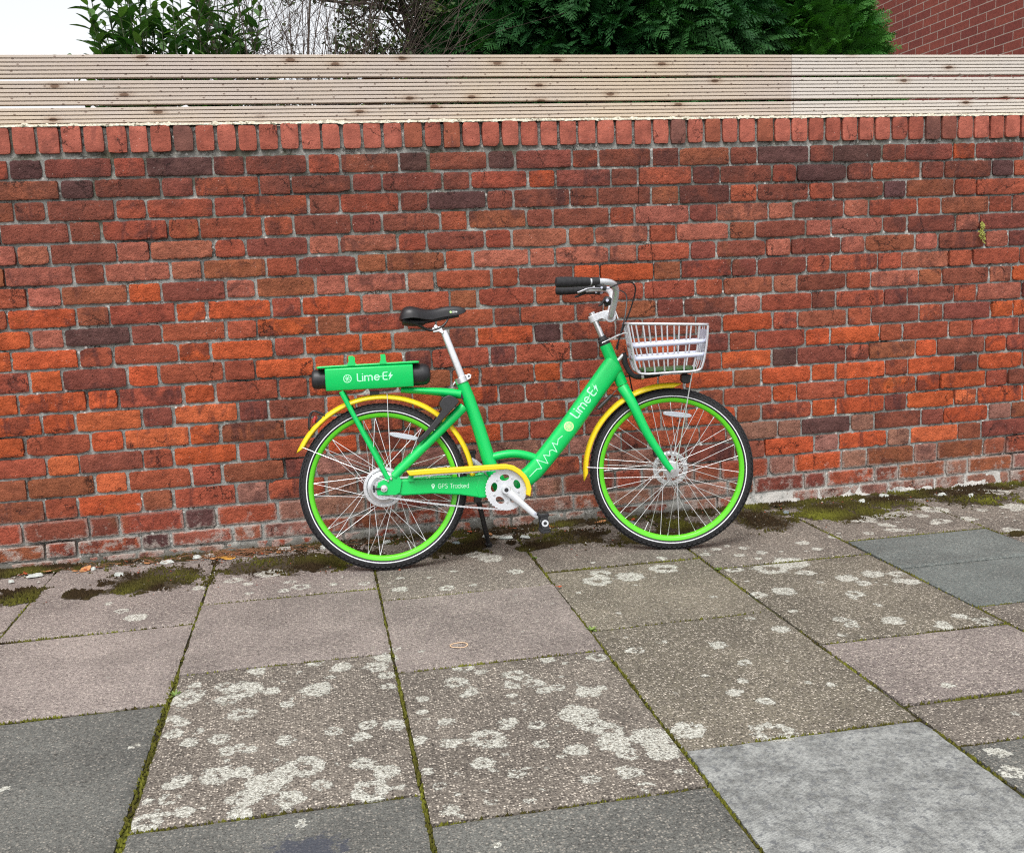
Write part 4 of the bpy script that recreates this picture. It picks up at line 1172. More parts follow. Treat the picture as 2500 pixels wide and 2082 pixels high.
silver = plain('silver_paint', (.60, .62, .65), .36, metal=.25, coat=.3, var=.05, scale=40)
wirem = plain('silver_wire', (.56, .57, .60), .34, metal=.45, var=.05, scale=30)
spokem = plain('spoke_wire', (.74, .75, .76), .28, metal=.7, var=.04, scale=30)
whitep = plain('pale_plastic', (.52, .55, .68), .42, var=.05, scale=40)
mint = plain('mint_lettering', (.42, .86, .58), .5, var=.03)
dkgreen = plain('dark_green_plastic', (.035, .10, .020), .5, var=.25, scale=40)
reflect = plain('reflective_band', (.74, .76, .78), .35, var=.05)
clear = NT('clear_reflector')
cl = clear.t.nodes.new('ShaderNodeTexChecker')
clear.put(cl.inputs['Vector'], clear.coord())
cl.inputs['Scale'].default_value = 260
cl.inputs['Color1'].default_value = (.34, .37, .42, 1)
cl.inputs['Color2'].default_value = (.56, .59, .64, 1)
clear = clear.set(Base__Color=cl.outputs[0], Roughness=.12, Specular__IOR__Level=.7, Coat__Weight=.5)
redl = NT('red_lens').set(Base__Color=(.38, .012, .012), Roughness=.12, Coat__Weight=.6)

# ---- wheels
def make_wheel(parent, hub, motor, spin):
    w = empty('wheel', hub, parent)
    tb = MB()
    prof = []
    for k in range(19):
        a = R(-128) + R(256) * k / 18
        prof.append((.3010 + .0215 * math.cos(a), .0215 * math.sin(a)))
    tb.ring(prof, n=128)
    # tread blocks: a centre row and two shoulder rows
    for i in range(96):
        a = 2 * math.pi * i / 96
        for y, rr, hx, hy, ph in ((.0, .3232, .0060, .0036, 0), (.0105, .3207, .0055, .0036, .5), (-.0105, .3207, .0055, .0036, .5), (.0178, .3135, .0062, .0030, 0), (-.0178, .3135, .0062, .0030, 0)):
            b = a + ph * 2 * math.pi / 96
            q = Matrix.Rotation(-b, 3, 'Y')
            tilt = Matrix.Rotation(-math.copysign(abs(y) / .0215 * .9, y) if y else 0, 3, Vector((0, 0, 1)))
            tb.box(q @ Vector((rr, y, 0)), (.0024, hy, hx), q @ tilt)
    tb.build('tyre', rubber, w, sharp=35)
    sb = MB()
    for s_ in (-1, 1):
        sb.ring([(.2935, s_ * .0204), (.2935, s_ * .0209), (.2972, s_ * .0213), (.2972, s_ * .0206)], n=128)
    sb.build('reflective_stripe', reflect, w)
    rb = MB()
    rb.ring([(.2905, -.0145), (.2895, -.0160), (.2760, -.0155), (.2705, -.0105), (.2690, 0), (.2705, .0105), (.2760, .0155), (.2895, .0160), (.2905, .0145)], n=128)
    rb.build('rim', lime, w, sharp=50)
    hb = MB()
    if motor:
        hb.ring([(.0, -.030), (.030, -.031), (.048, -.033), (.052, -.030), (.062, -.028), (.066, -.032), (.077, -.031), (.0785, -.028), (.0785, .028), (.077, .031), (.05, .034), (.0, .034)], n=72, closed=False)
        for i in range(18):
            a = 2 * math.pi * i / 18
            hb.ring([(.0, -.0005), (.0024, -.0004), (.0028, .001)], c=(.0715 * math.cos(a), -.0322, .0715 * math.sin(a)), n=8, closed=False)
        fr, fy = .0735, .027
    else:
        hb.ring([(.0, -.036), (.012, -.036), (.013, -.030), (.030, -.029), (.031, -.026), (.018, -.022), (.015, 0), (.018, .022), (.031, .026), (.030, .029), (.013, .032), (.0, .036)], n=40, closed=False)
        fr, fy = .0275, .0275
    hb.build('hub', alu, w, sharp=30)
    if not motor:
        db = MB()
        db.ring([(.070, .033), (.070, .0345), (.052, .0345), (.052, .033)], n=72)
        for i in range(24):
            a = 2 * math.pi * i / 24
            db.tube([(.062 * math.cos(a), .0325, .062 * math.sin(a)), (.062 * math.cos(a + .12), .0325, .062 * math.sin(a + .12))], .004, 6)
        for i in range(6):
            a = 2 * math.pi * i / 6
            db.tube([(.022 * math.cos(a), .034, .022 * math.sin(a)), (.056 * math.cos(a + .35), .034, .056 * math.sin(a + .35))], [(.006, .001), (.004, .001)], 6, flat=(-math.sin(a), 0, math.cos(a)))
        db.build('brake_disc', alu, w)
    # spokes: four families, nine of each, crossing each other
    fam = []
    for s_ in (-1, 1):
        for c_ in (-1, 1):
            m = MB()
            a_h, a_r = 0.0, c_ * (R(62) if not motor else R(30))
            p0 = Vector((fr * math.cos(a_h), s_ * fy, fr * math.sin(a_h)))
            p1 = Vector((.2710 * math.cos(a_r), s_ * .004, .2710 * math.sin(a_r)))
            m.tube([p0, p1], .00108, 6)
            dn = (p0 - p1).normalized()
            m.tube([p1 - dn * .002, p1 + dn * .012], .0021, 6)
            fam.append((m, s_, c_))
    for fi, (m, s_, c_) in enumerate(fam):
        off = spin + (R(10) if s_ > 0 else 0) + (R(20) if c_ > 0 else 0)
        first = m.build('spoke', spokem, w, sharp=60)
        for k in range(9):
            o = first if k == 0 else first.copy()
            if k: C.objects.link(o); o.parent = w
            o.rotation_euler = (0, -(off + k * R(40)), 0)
    vb = MB()
    vb.tube([(.2715, 0, 0), (.232, 0, 0)], .0032, 8)
    ob = vb.build('valve', steel, w)
    ob.rotation_euler = (0, R(70) if motor else R(115), 0)
    return w

rear = make_wheel(bike, B(.003, .325), True, R(4))
fw_h = B(1.148, .325)
fork_grp = []
front = make_wheel(bike, fw_h, False, R(7))
front.matrix_local = ST @ Matrix.Translation(fw_h)
def steer(mb): return mb.xform(ST)

def reflector(parent, c, ang):
    mb = MB()
    n = 24
    out = []
    for i in range(n):
        a = 2 * math.pi * i / n
        x = .057 * math.copysign(abs(math.cos(a)) ** .5, math.cos(a))
        z = .0105 * math.copysign(abs(math.sin(a)) ** .5, math.sin(a)) * (1 - .25 * (x / .057) ** 2)
        out.append((x, z))
    mb.poly(out, -.009, .003)
    q = Matrix.Translation(c) @ Matrix.Rotation(ang, 4, 'Y')
    mb.xform(q)
    o = mb.build('reflector', clear, parent, bevel=.002)
    return o
reflector(rear, Vector((.091 - .003, -.004, .5165 - .325)), R(13.5))
reflector(front, Vector((1.179 - 1.148, -.004, .5445 - .325)), R(8.5))

# ---- frame
frame = empty('frame', (0, 0, 0), bike)
fb = MB()
fb.tube([B(.326, .722), B(.350, .655), B(.385, .534), B(.423, .384), B(.462, .290)], [(.0235, .0235), (.0245, .0245), (.0255, .0255), (.0275, .0270), (.030, .030)], 20, flat=(1, 0, .3))
fb.build('seat_tube', green, frame)

def sup(ra, rb, n, p=2.8):
    out = []
    for j in range(n):
        t = 2 * math.pi * j / n
        c_, s_ = math.cos(t), math.sin(t)
        out.append((ra * math.copysign(abs(c_) ** (2 / p), c_), rb * math.copysign(abs(s_) ** (2 / p), s_)))
    return out
def loft(mb, path, secs, across, cap=True):
    """sections (list of (along 'across', along the bicycle's width)) along a path in the bicycle plane"""
    n = len(secs[0])
    vs, fs = [], []
    k = len(path)
    for i, p in enumerate(path):
        d = (path[min(i + 1, k - 1)] - path[max(i - 1, 0)]).normalized()
        s = Vector((-d.z, 0, d.x))
        for a, b in secs[i]:
            vs.append(p + s * a + Vector((0, 1, 0)) * b)
    for i in range(k - 1):
        for j in range(n):
            q = (j + 1) % n
            fs.append((i * n + j, i * n + q, (i + 1) * n + q, (i + 1) * n + j))
    if cap:
        fs += [tuple(range(n - 1, -1, -1)), tuple((k - 1) * n + j for j in range(n))]
    mb.add(vs, fs)

DT = curve([B(.940, .757), B(.921, .737), B(.848, .648), B(.733, .505), B(.628, .386), B(.577, .336), B(.520, .302), B(.466, .291)], 5)
DTB = .032
fb = MB()
m = len(DT)
secs = []
for i in range(m):
    f = i / (m - 1)
    secs.append(sup(.0415 - .007 * f, DTB, 28, 3.0))
loft(fb, DT, secs, None)
dtube = fb.build('down_tube', green, frame, sharp=60)
fb = MB()
fb.tube([B(.893, .8665) + (AX * -.034), B(.938, .746), A0 + AX * .004], [.0242, .0238, .0232], 20)
fb.build('head_tube', green, frame)
fb = MB()
fb.tube(curve([B(.432, .415), B(.495, .4235), B(.549, .419), B(.612, .398)], 5), (.013), 12) if False else fb.tube(curve([B(.432, .415), B(.495, .4235), B(.549, .419), B(.612, .398)], 5), [(.0165, .020)] * 16, 14, flat=(0, 0, 1))
fb.build('brace', green, frame)
fb = MB()
fb.tube([B(.472, .292, -.046), B(.472, .292, .046)], .027, 20)
fb.build('bottom_bracket', green, frame, bevel=.002)
fb = MB()
fb.tube(curve([B(.322, .668), B(.25, .680), B(.182, .688), B(.090, .697)], 4), [(.0190 - .0075 * i / 12, .024) for i in range(13)], 16, flat=(0, 0, 1))
fb.build('rack_tube', green, frame)
for s_ in (1, -1):
    fb = MB()
    fb.tube([B(.045, .366, .062 * s_), B(.066, .385, .061 * s_), B(.20, .503, .055 * s_), B(.330, .619, .034 * s_)], [(.0175, .015), (.0165, .013), (.0165, .012), (.0175, .013)], 12, flat=(1, 0, -1))
    fb.build('seat_stay', green, frame)
    fb = MB()
    fb.tube([B(-.137, .702, .058 * s_), B(-.060, .535, .062 * s_), B(.023, .357, .066 * s_)], .0098, 10)
    fb.build('rack_strut', green, frame)
    fb = MB()
    ch = [(.052, .358), (.075, .353), (.172, .351), (.298, .349), (.372, .350), (.398, .350), (.412, .328), (.408, .273), (.388, .264), (.360, .266), (.294, .280), (.190, .291), (.078, .291), (.050, .296), (.036, .322)]
    fb.poly(ch, -.063 * s_, -.034 * s_)
    # raised collar by the bottom bracket
    fb.poly([(.372, .3525), (.400, .3525), (.4150, .328), (.410, .2705), (.389, .2615), (.364, .2635), (.355, .305)], -.0645 * s_, -.033 * s_)
    fb.build('chain_stay', green, frame, bevel=.006, seg=3)
    fb = MB()
    fb.poly([(.058, .375), (.030, .372), (.004, .356), (-.016, .347), (-.024, .322), (-.021, .299), (.049, .2955), (.066, .305), (.075, .350)], -.0715 * s_, -.0635 * s_)
    fb.build('dropout', green, frame, bevel=.002)
nb = MB()
for (u, v, r) in ((.034, .360, .0052), (.022, .3515, .0042)):
    nb.ring([(0, -.006), (r * .6, -.006), (r, -.004), (r, .0)], c=B(u, v, .0725), n=14, closed=False)
nb.ring([(0, -.020), (.0050, -.020), (.0050, -.012), (.0105, -.011), (.0105, .0), (.013, .0)], c=B(.005, .3245, .0725), n=6, closed=False)
nb.ring([(.0098, -.004), (.0135, -.004), (.0135, .0), (.0098, 0)], c=B(.005, .3245, .0725), n=20)
nb.build('axle_nut', steel, frame, sharp=25)
nb = MB()
nb.box(B(-.022, .3245, .074), (.016, .004, .0030))
nb.box(B(-.033, .3245, .074), (.0035, .004, .013))
nb.build('chain_tensioner', blackp, frame, bevel=.001)

# ---- lettering
def arc(cx, cy, rx, ry, a0, a1, n=14):
    return [(cx + rx * math.cos(R(a0 + (a1 - a0) * i / n)), cy + ry * math.sin(R(a0 + (a1 - a0) * i / n))) for i in range(n + 1)]
GL = {   # strokes in units of the cap height; (strokes, advance)
    'L': ([[(0, 1), (0, .16)] + arc(.16, .16, .16, .16, 180, 270, 5) + [(.40, 0)]], .60),
    'i': ([[(0, .66), (0, 0)], [(0, .95), (0, .951)]], .25),
    'm': ([[(0, .68), (0, 0)], [(0, .36)] + arc(.215, .45, .215, .23, 180, 0) + [(.43, 0)], [(.43, .36)] + arc(.645, .45, .215, .23, 180, 0) + [(.86, 0)]], 1.10),
    'e': ([[(.02, .36), (.60, .36)] + arc(.31, .34, .29, .34, 4, 318, 20)], .80),
    '.': ([[(.0, .47), (.001, .47)]], .25),
    'E': ([[(.46, 1), (.16, 1)] + arc(.16, .84, .16, .16, 90, 180, 5) + [(0, .16)] + arc(.16, .16, .16, .16, 180, 270, 5) + [(.46, 0)], [(0, .52), (.40, .52)]], .62),
    'G': ([arc(.42, .5, .42, .5, 45, 315, 20) + [(.80, .46), (.46, .46)]], 1.02),
    'P': ([[(0, 0), (0, 1), (.30, 1)] + arc(.32, .74, .26, .26, 90, -90, 10) + [(0, .48)]], .76),
    'S': ([arc(.30, .75, .28, .25, 40, 270, 12) + arc(.30, .25, .29, .25, 90, -145, 12)], .78),
    'T': ([[(0, 1), (.72, 1)], [(.36, 1), (.36, 0)]], .80),
    'r': ([[(0, .68), (0, 0)], [(0, .34)] + arc(.26, .40, .26, .27, 180, 80, 6)], .42),
    'a': ([arc(.28, .34, .28, .34, 0, 360, 20), [(.56, .68), (.56, 0)]], .74),
    'c': ([arc(.32, .34, .32, .34, 48, 312, 16)], .70),
    'k': ([[(0, 1), (0, 0)], [(.46, .68), (.02, .30)], [(.16, .40), (.50, 0)]], .64),
    'd': ([arc(.28, .34, .28, .34, 0, 360, 20), [(.56, 1), (.56, 0)]], .74),
    ' ': ([], .42),
}
BOLT = [(.38, 1.10), (-.06, .40), (.17, .40), (.02, -.12), (.58, .62), (.32, .62)]
def strokes(text, bold, gap=.0):
    """flat shapes (each a list of convex outlines) for a word, cap height 1"""
    out, x = [], 0
    for ch in text:
        if ch == '+':
            out.append([(x + a * .92, b) for a, b in BOLT]); x += .5; continue
        st, adv = GL[ch]
        for line in st:
            pts = [(x + a, b) for a, b in line]
            for i in range(len(pts) - 1):
                (ax_, ay_), (bx_, by_) = pts[i], pts[i + 1]
                l = math.hypot(bx_ - ax_, by_ - ay_) or 1
                nx_, ny_ = -(by_ - ay_) / l * bold, (bx_ - ax_) / l * bold
                if l > .002 or len(pts) > 2:
                    out.append([(ax_ - nx_, ay_ - ny_), (bx_ - nx_, by_ - ny_), (bx_ + nx_, by_ + ny_), (ax_ + nx_, ay_ + ny_)])
            for p in pts:
                out.append([(p[0] + bold * 1.0 * math.cos(k * math.pi / 6), p[1] + bold * 1.0 * math.sin(k * math.pi / 6)) for k in range(12)] if bold else [])
        x += adv + gap
    return out, x
def disc(cx, cy, r, n=28):
    return [(cx + r * math.cos(2 * math.pi * i / n), cy + r * math.sin(2 * math.pi * i / n)) for i in range(n)]
def citrus(cx, cy, r, filled):
    """a round slice: rim and eight segments"""
    out = []
    if not filled:
        n = 36
        for i in range(n):
            a, b = 2 * math.pi * i / n, 2 * math.pi * (i + 1) / n
            out.append([(cx + q * math.cos(t), cy + q * math.sin(t)) for q, t in ((r, a), (r, b), (r * .84, b), (r * .84, a))])
        for k in range(4):
            a = math.pi * k / 4 + .2
            d = (math.cos(a) * r * .9, math.sin(a) * r * .9)
            e = (-math.sin(a) * r * .055, math.cos(a) * r * .055)
            out.append([(cx - d[0] - e[0], cy - d[1] - e[1]), (cx + d[0] - e[0], cy + d[1] - e[1]), (cx + d[0] + e[0], cy + d[1] + e[1]), (cx - d[0] + e[0], cy - d[1] + e[1])])
    else:
        for k in range(8):
            a = math.pi * k / 4 + .2
            seg = [(.24, a + math.pi / 8)] + [(.76, a + t) for t in (.13, .26, .39, .52, .655)]
            out.append([(cx + q * r * math.cos(t), cy + q * r * math.sin(t)) for q, t in seg])
    return out
def cut(sh, step):
    """cuts a flat shape into pieces small enough to follow a curved surface"""
    if len(sh) == 4:
        P = [Vector((p[0], p[1])) for p in sh]
        la, lb = (P[1] - P[0]).length, (P[2] - P[1]).length
        na, nb_ = max(1, math.ceil(la / step)), max(1, math.ceil(lb / step))
        out = []
        at = lambda u, v: (P[0].lerp(P[1], u)).lerp(P[3].lerp(P[2], u), v)
        for i in range(na):
            for j in range(nb_):
                out.append([tuple(at(x, y)) for x, y in ((i / na, j / nb_), ((i + 1) / na, j / nb_), ((i + 1) / na, (j + 1) / nb_), (i / na, (j + 1) / nb_))])
        return out
    c = Vector((sum(p[0] for p in sh) / len(sh), sum(p[1] for p in sh) / len(sh)))
    rmax = max((Vector(p) - c).length for p in sh)
    k = max(1, math.ceil(rmax / step))
    out = []
    n = len(sh)
    for i in range(n):
        a, b = Vector(sh[i]) - c, Vector(sh[(i + 1) % n]) - c
        for j in range(k):
            q, r = j / k, (j + 1) / k
            out.append([tuple(c + a * q), tuple(c + a * r), tuple(c + b * r), tuple(c + b * q)] if j else [tuple(c), tuple(c + a * r), tuple(c + b * r)])
    return out
def emboss(shapes, place, name, m, parent, th=.0004, on=None, step=.004):
    """lays flat shapes on a surface: place(a, b) gives the spot, the nearest street-side face of 'on' its depth"""
    mb = MB()
    tree = BVHTree.FromPolygons([v.co for v in on.data.vertices], [list(p.vertices) for p in on.data.polygons]) if on else None
    for k, sh in enumerate(shapes):
        if len(sh) < 3: continue
        lift = th + .00003 + (k % 7) * .000006
        for piece in (cut(sh, step) if on else [sh]):
            top = []
            for p in piece:
                q, nrm = place(*p)
                if tree:
                    hit = tree.ray_cast(Vector((q.x, -1, q.z)), Vector((0, 1, 0)))
                    if hit[0] is None: break
                    q = hit[0]
                top.append(q + nrm * lift)
            if len(top) == len(piece):
                mb.add(top, [tuple(range(len(top)))])
    return mb.build(name, m, parent, smooth=False)

OUT = Vector((0, -1, 0))
# down tube: along e1, letters stand along e2
e1 = Vector((.641, 0, .768)).normalized()
e2 = Vector((-e1.z, 0, e1.x))
on_tube = lambda p: (p, OUT)
dt0 = B(.7735, .5495)
sh, wd = strokes('Lime.E+', .072)
s_ = .034
sx = .150 / (wd * s_)
emboss([[(a * s_ * sx, b * s_) for a, b in q] for q in sh], lambda a, b: on_tube(dt0 + e1 * a + e2 * b), 'lettering', mint, frame, on=dtube)
lime_pale = plain('pale_lime_print', (.50, .80, .30), .5, var=.03)
lime_mid = plain('lime_print', (.20, .66, .22), .5, var=.03)
emboss([disc(0, 0, .0195, 40)], lambda a, b: on_tube(B(.738, .520) + e1 * a + e2 * b), 'round_emblem', lime_pale, frame, on=dtube)
emboss(citrus(0, 0, .0195, True), lambda a, b: on_tube(B(.738, .520) + e1 * a + e2 * b), 'emblem_segments', lime_mid, frame, th=.0006, on=dtube)
pulse = [(.572, .331), (.603, .360), (.622, .361), (.604, .396), (.648, .379), (.632, .413), (.657, .409), (.656, .428), (.667, .432), (.686, .422), (.669, .459), (.689, .451), (.693, .472), (.710, .484)]
pl = []
for i in range(len(pulse) - 1):
    a, b = Vector(pulse[i]), Vector(pulse[i + 1])
    nn = Vector((-(b - a).y, (b - a).x)).normalized() * .0016
    pl.append([tuple(a - nn), tuple(b - nn), tuple(b + nn), tuple(a + nn)])
    pl.append(disc(b.x, b.y, .0016, 10))
emboss(pl, lambda a, b: on_tube(B(a, b)), 'pulse_line', mint, frame, on=dtube)
sh, wd = strokes('GPS Tracked', .055, .05)
cs = .0168
k = .121 / (wd * cs)
g0 = B(.212, .3115, .063)
ge = Vector((.120, 0, -.0055)).normalized()
gu = Vector((-ge.z, 0, ge.x))
flat_g = lambda a, b: (g0 + ge * a + gu * b, OUT)
emboss([[(a * cs * k, b * cs) for a, b in q] for q in sh], flat_g, 'lettering', plain('white_green_lettering', (.60, .90, .70), .5, var=.02), frame)
pin = []
for i in range(20):
    a, b = 2 * math.pi * i / 20, 2 * math.pi * (i + 1) / 20
    pin.append([(-.0195 + q * math.cos(t), .0105 + q * math.sin(t)) for q, t in ((.0068, a), (.0068, b), (.0030, b), (.0030, a))])
pin.append([(-.0195 - .0060, .0072), (-.0195, -.0035), (-.0195 + .0060, .0072), (-.0195, .0058)])
emboss(pin, flat_g, 'pin_symbol', plain('white_green_symbol', (.60, .90, .70), .5, var=.02), frame)

# ---- battery on the rack
bat = empty('battery_case', (0, 0, 0), bike)
mb = MB()
prof = [(.060, .7265), (.052, .7055), (-.052, .7055), (-.060, .7265), (-.060, .7870), (-.050, .7965), (.050, .7965), (.060, .7870)]
loft(mb, [B(-.1935, 0), B(.1400, 0)], [[(v_ + (.0015 if e else .001), -w_) for w_, v_ in prof] for e in (0, 1)], None)
mb.build('casing', green, bat, bevel=.003)
mb = MB()
lip = [(-.226, .7985), (-.215, .8015), (.150, .8050), (.166, .8035), (.165, .7965), (.150, .7962), (-.19, .7930), (-.222, .7915)]
mb.poly(lip, -.060, .060)
mb.build('rack_lip', green, bat, bevel=.004, seg=3)
for (a, b, c_, d) in ((-.102, -.083, -.107, -.078), (.0195, .037, .015, .041)):
    for w_ in (.058, -.054):
        mb = MB()
        zb = .797 + .008 * (a + .2)
        mb.poly([(c_, zb), (d, zb), (d, zb + .010), (b, zb + .016), (b, zb + .0375), (a, zb + .0375), (a, zb + .016), (c_, zb + .010)], -w_ - .003, -w_ + .001)
        mb.build('tab', green, bat, bevel=.001)
mb = MB()
prof = [(0, -.2475), (.028, -.2475), (.0355, -.243), (.0375, -.235), (.0375, -.19)]
mb.ring([(r, y) for r, y in prof], n=40, closed=False)
bx = Matrix.Translation(B(0, .7535)) @ Matrix.Rotation(-math.pi / 2, 4, 'Z')
mb.xform(bx).build('battery_end', blackp, bat, sharp=50)
mb = MB()
mb.ring([(.0425, .135), (.0425, .178), (.0395, .193), (.031, .203), (.018, .2075), (0, .209)], n=40, closed=False)
mb.xform(bx)
mb.build('battery_end', blackp, bat, sharp=50)
flat_b = lambda a, b: (B(-.072 + a, .7385 + b + .010 * a, .060), OUT)
sh, wd = strokes('Lime.E+', .072)
s_ = .0275
k = .134 / (wd * s_)
emboss([[(a * s_ * k, b * s_) for a, b in q] for q in sh], flat_b, 'lettering', mint, bat)
emboss(citrus(-.038, .0115, .0158, False), flat_b, 'round_emblem', mint, bat)

# ---- saddle and post
def make_saddle():
    st = [  # u, top, skirt bottom, half width
        (.0985, .975, .968, .040), (.104, .993, .964, .062), (.114, 1.0085, .966, .074), (.126, 1.0155, .967, .081), (.147, 1.0165, .969, .084), (.170, 1.0115, .967, .078), (.193, 1.0060, .963, .062),
        (.220, 1.0030, .961, .045), (.247, 1.0065, .966, .034), (.281, 1.0120, .972, .0275), (.321, 1.0115, .976, .0235), (.343, 1.0070, .981, .020), (.354, 1.0000, .986, .014), (.3600, .993, .990, .004)]
    pts = curve([Vector((a, b, 0)) for a, b, _, _ in st], 3)
    bot = curve([Vector((a, b, 0)) for a, _, b, _ in st], 3)
    wid = curve([Vector((a, b, 0)) for a, _, _, b in st], 3)
    m, n = len(pts), 22
    vs, fs = [], []
    for i in range(m):
        for j in range(n):
            t = math.pi * j / (n - 1)
            c_, s_ = math.cos(t), math.sin(t)
            w_ = wid[i].y * math.copysign(abs(c_) ** .62, c_)
            v_ = bot[i].y + (pts[i].y - bot[i].y) * abs(s_) ** .62
            if abs(w_) < .012 and pts[i].x < .30: v_ -= .0035 * (1 - abs(w_) / .012)
            vs.append((pts[i].x, w_, v_))
    for i in range(m - 1):
        for j in range(n - 1):
            a = i * n + j
            fs.append((a, a + 1, a + n + 1, a + n))
        fs.append((i * n + n - 1, i * n, (i + 1) * n, (i + 1) * n + n - 1))
    fs += [tuple(range(n)), tuple((m - 1) * n + j for j in range(n - 1, -1, -1))]
    sd = empty('saddle', (0, 0, 0), bike)
    mb = MB()
    mb.add(vs, fs)
    cover = mb.build('saddle_cover', satin, sd, sharp=60)
    mb = MB()
    base = curve([B(.112, .962), B(.130, .957), B(.165, .955), B(.20, .958), B(.25, .966), B(.33, .978)], 3)
    loft(mb, base, [sup(.014 if i < 9 else .009, (.070, .070, .066, .06, .052, .045, .038, .030, .026, .022, .018, .015, .014, .012, .010, .008)[i], 16, 2.6) for i in range(len(base))], None)
    mb.build('saddle_base', blackp, sd)
    for s_ in (-1, 1):
        mb = MB()
        mb.tube(curve([B(.152, .950, .034 * s_), B(.176, .942, .030 * s_), B(.205, .925, .022 * s_), B(.230, .922, .021 * s_), B(.256, .931, .020 * s_), B(.277, .947, .016 * s_), B(.289, .968, .010 * s_)], 4), .0036, 8)
        mb.build('saddle_rail', blackp, sd)
    flat_s = lambda a, b: (B(.3045 + a, .9852 + b + a * .02, .0242 - a * .055), Vector((.05, -1, .08)).normalized())
    sh, wd = strokes('Lime', .075)
    s_ = .0074
    emboss([[(a * s_, b * s_) for a, b in q] for q in sh], flat_s, 'lettering', plain('white_print', (.8, .82, .82), .5, var=.02), sd, on=cover)
    emboss([disc(-.0065, .0030, .0042, 24)], flat_s, 'round_emblem', lime_pale, sd, on=cover)
make_saddle()
post = empty('seat_post', (0, 0, 0), bike)
mb = MB()
ax_ = (B(.331, .729) - B(.266, .923)).normalized()
pp = B(.262, .935)
loft(mb, [pp + ax_ * .018, pp + ax_ * .035, pp + ax_ * .235], [sup(.0128, .0125, 20, 3.6), sup(.0140, .0135, 20, 3.6), sup(.0150, .0140, 20, 3.6)], None)
mb.build('post', alu, post, sharp=50)
mb = MB()
mb.poly([(.222, .931), (.258, .937), (.269, .9090), (.262, .905), (.248, .914), (.226, .912)], -.020, .020)
mb.tube([B(.237, .934, -.026), B(.237, .934, .026)], .0085, 12)
mb.build('seat_clamp', steel, post, bevel=.002)
mb = MB()
cq = B(.3265, .7215)
mb.tube([cq - ax_ * .013, cq + ax_ * .010], .0275, 24)
mb.poly([(.338, .741), (.358, .747), (.3665, .742), (.364, .729), (.352, .722), (.341, .722)], -.016, -.006)
mb.poly([(.338, .741), (.358, .747), (.3665, .742), (.364, .729), (.352, .722), (.341, .722)], .006, .016)
mb.poly([(.306, .727), (.296, .715), (.290, .7045), (.2935, .703), (.301, .711), (.312, .719)], -.012, .012)
mb.build('seat_collar', steel, post, bevel=.0012)
mb = MB()
mb.tube([B(.356, .7365, -.018), B(.356, .7365, .0185)], .0038, 10)
mb.build('collar_bolt', blackp, post)

# ---- mudguards
def mudguard(c, a0, a1, skew, st=None):
    mb = MB()
    prof = [(.3395, -.0310), (.3450, -.0318), (.3510, -.0290), (.3550, -.0225), (.3576, -.012), (.3584, 0), (.3576, .012), (.3550, .0225), (.3510, .0290), (.3450, .0318), (.3395, .0310)]
    mb.ring(prof, c=c, n=90, a0=R(a0), a1=R(a1), closed=False, skew=skew)
    if st is not None: mb.xform(st)
    return mb.build('mudguard', yellow, bike, solid=.0022, sharp=50)
mg = mudguard(B(.003, .325), 3, 150.5, (R(0), R(5)))
g_hub = B(1.140, .322)
prof_front = mudguard(B(1.146, .322) , 87, 179, (R(6), R(6)), ST @ Matrix.Translation(B(1.146, .322)) @ Matrix.Scale(.975, 4) @ Matrix.Translation(-B(1.146, .322)))
mb = MB()
for s_ in (1, -1):
    mb.tube([B(-.300, .497, .030 * s_), B(-.29, .494, .036 * s_), B(.022, .352, .074 * s_)], .0012, 6)
    mb.tube([B(.036, .692, .014 * s_), B(.036, .686, .034 * s_), B(.034, .362, .075 * s_)], .0012, 6)
mb.build('mudguard_stay', spokem, bike)
mb = MB()
for s_ in (1, -1):
    mb.tube([B(.804, .350, .012 * s_), B(.812, .352, .036 * s_), B(1.138, .330, .056 * s_)], .0012, 6)
steer(mb).build('mudguard_stay', spokem, bike)
for c_, h_ in ((B(.330, .660, 0), (.012, .016, .010)), (B(-.012, .690, 0), (.018, .012, .008))):
    mb = MB()
    mb.box(c_, h_)
    mb.build('mudguard_bracket', blackp, bike, bevel=.002)

# ---- wheel lock on the seat stays
mb = MB()
lk = [(.251, .660), (.236, .640), (.234, .628), (.243, .612), (.222, .585), (.190, .549), (.160, .518), (.139, .503), (.149, .489), (.176, .508), (.210, .540), (.262, .592), (.307, .636), (.309, .645), (.296, .657), (.272, .668)]
mb.poly(lk, -.078, -.052)
mb.poly([(.251, .660), (.236, .640), (.234, .628), (.243, .612), (.262, .592), (.307, .636), (.309, .645), (.296, .657), (.272, .668)], -.0515, .0515)
mb.poly(lk, .052, .078)
lock = mb.build('wheel_lock', blackp, bike, bevel=.003, seg=3)
mb = MB()
mb.poly([(.140, .540), (.152, .553), (.166, .547), (.158, .528), (.147, .523)], .020, .046)
mb.build('lock_tab', redl, lock, bevel=.002)

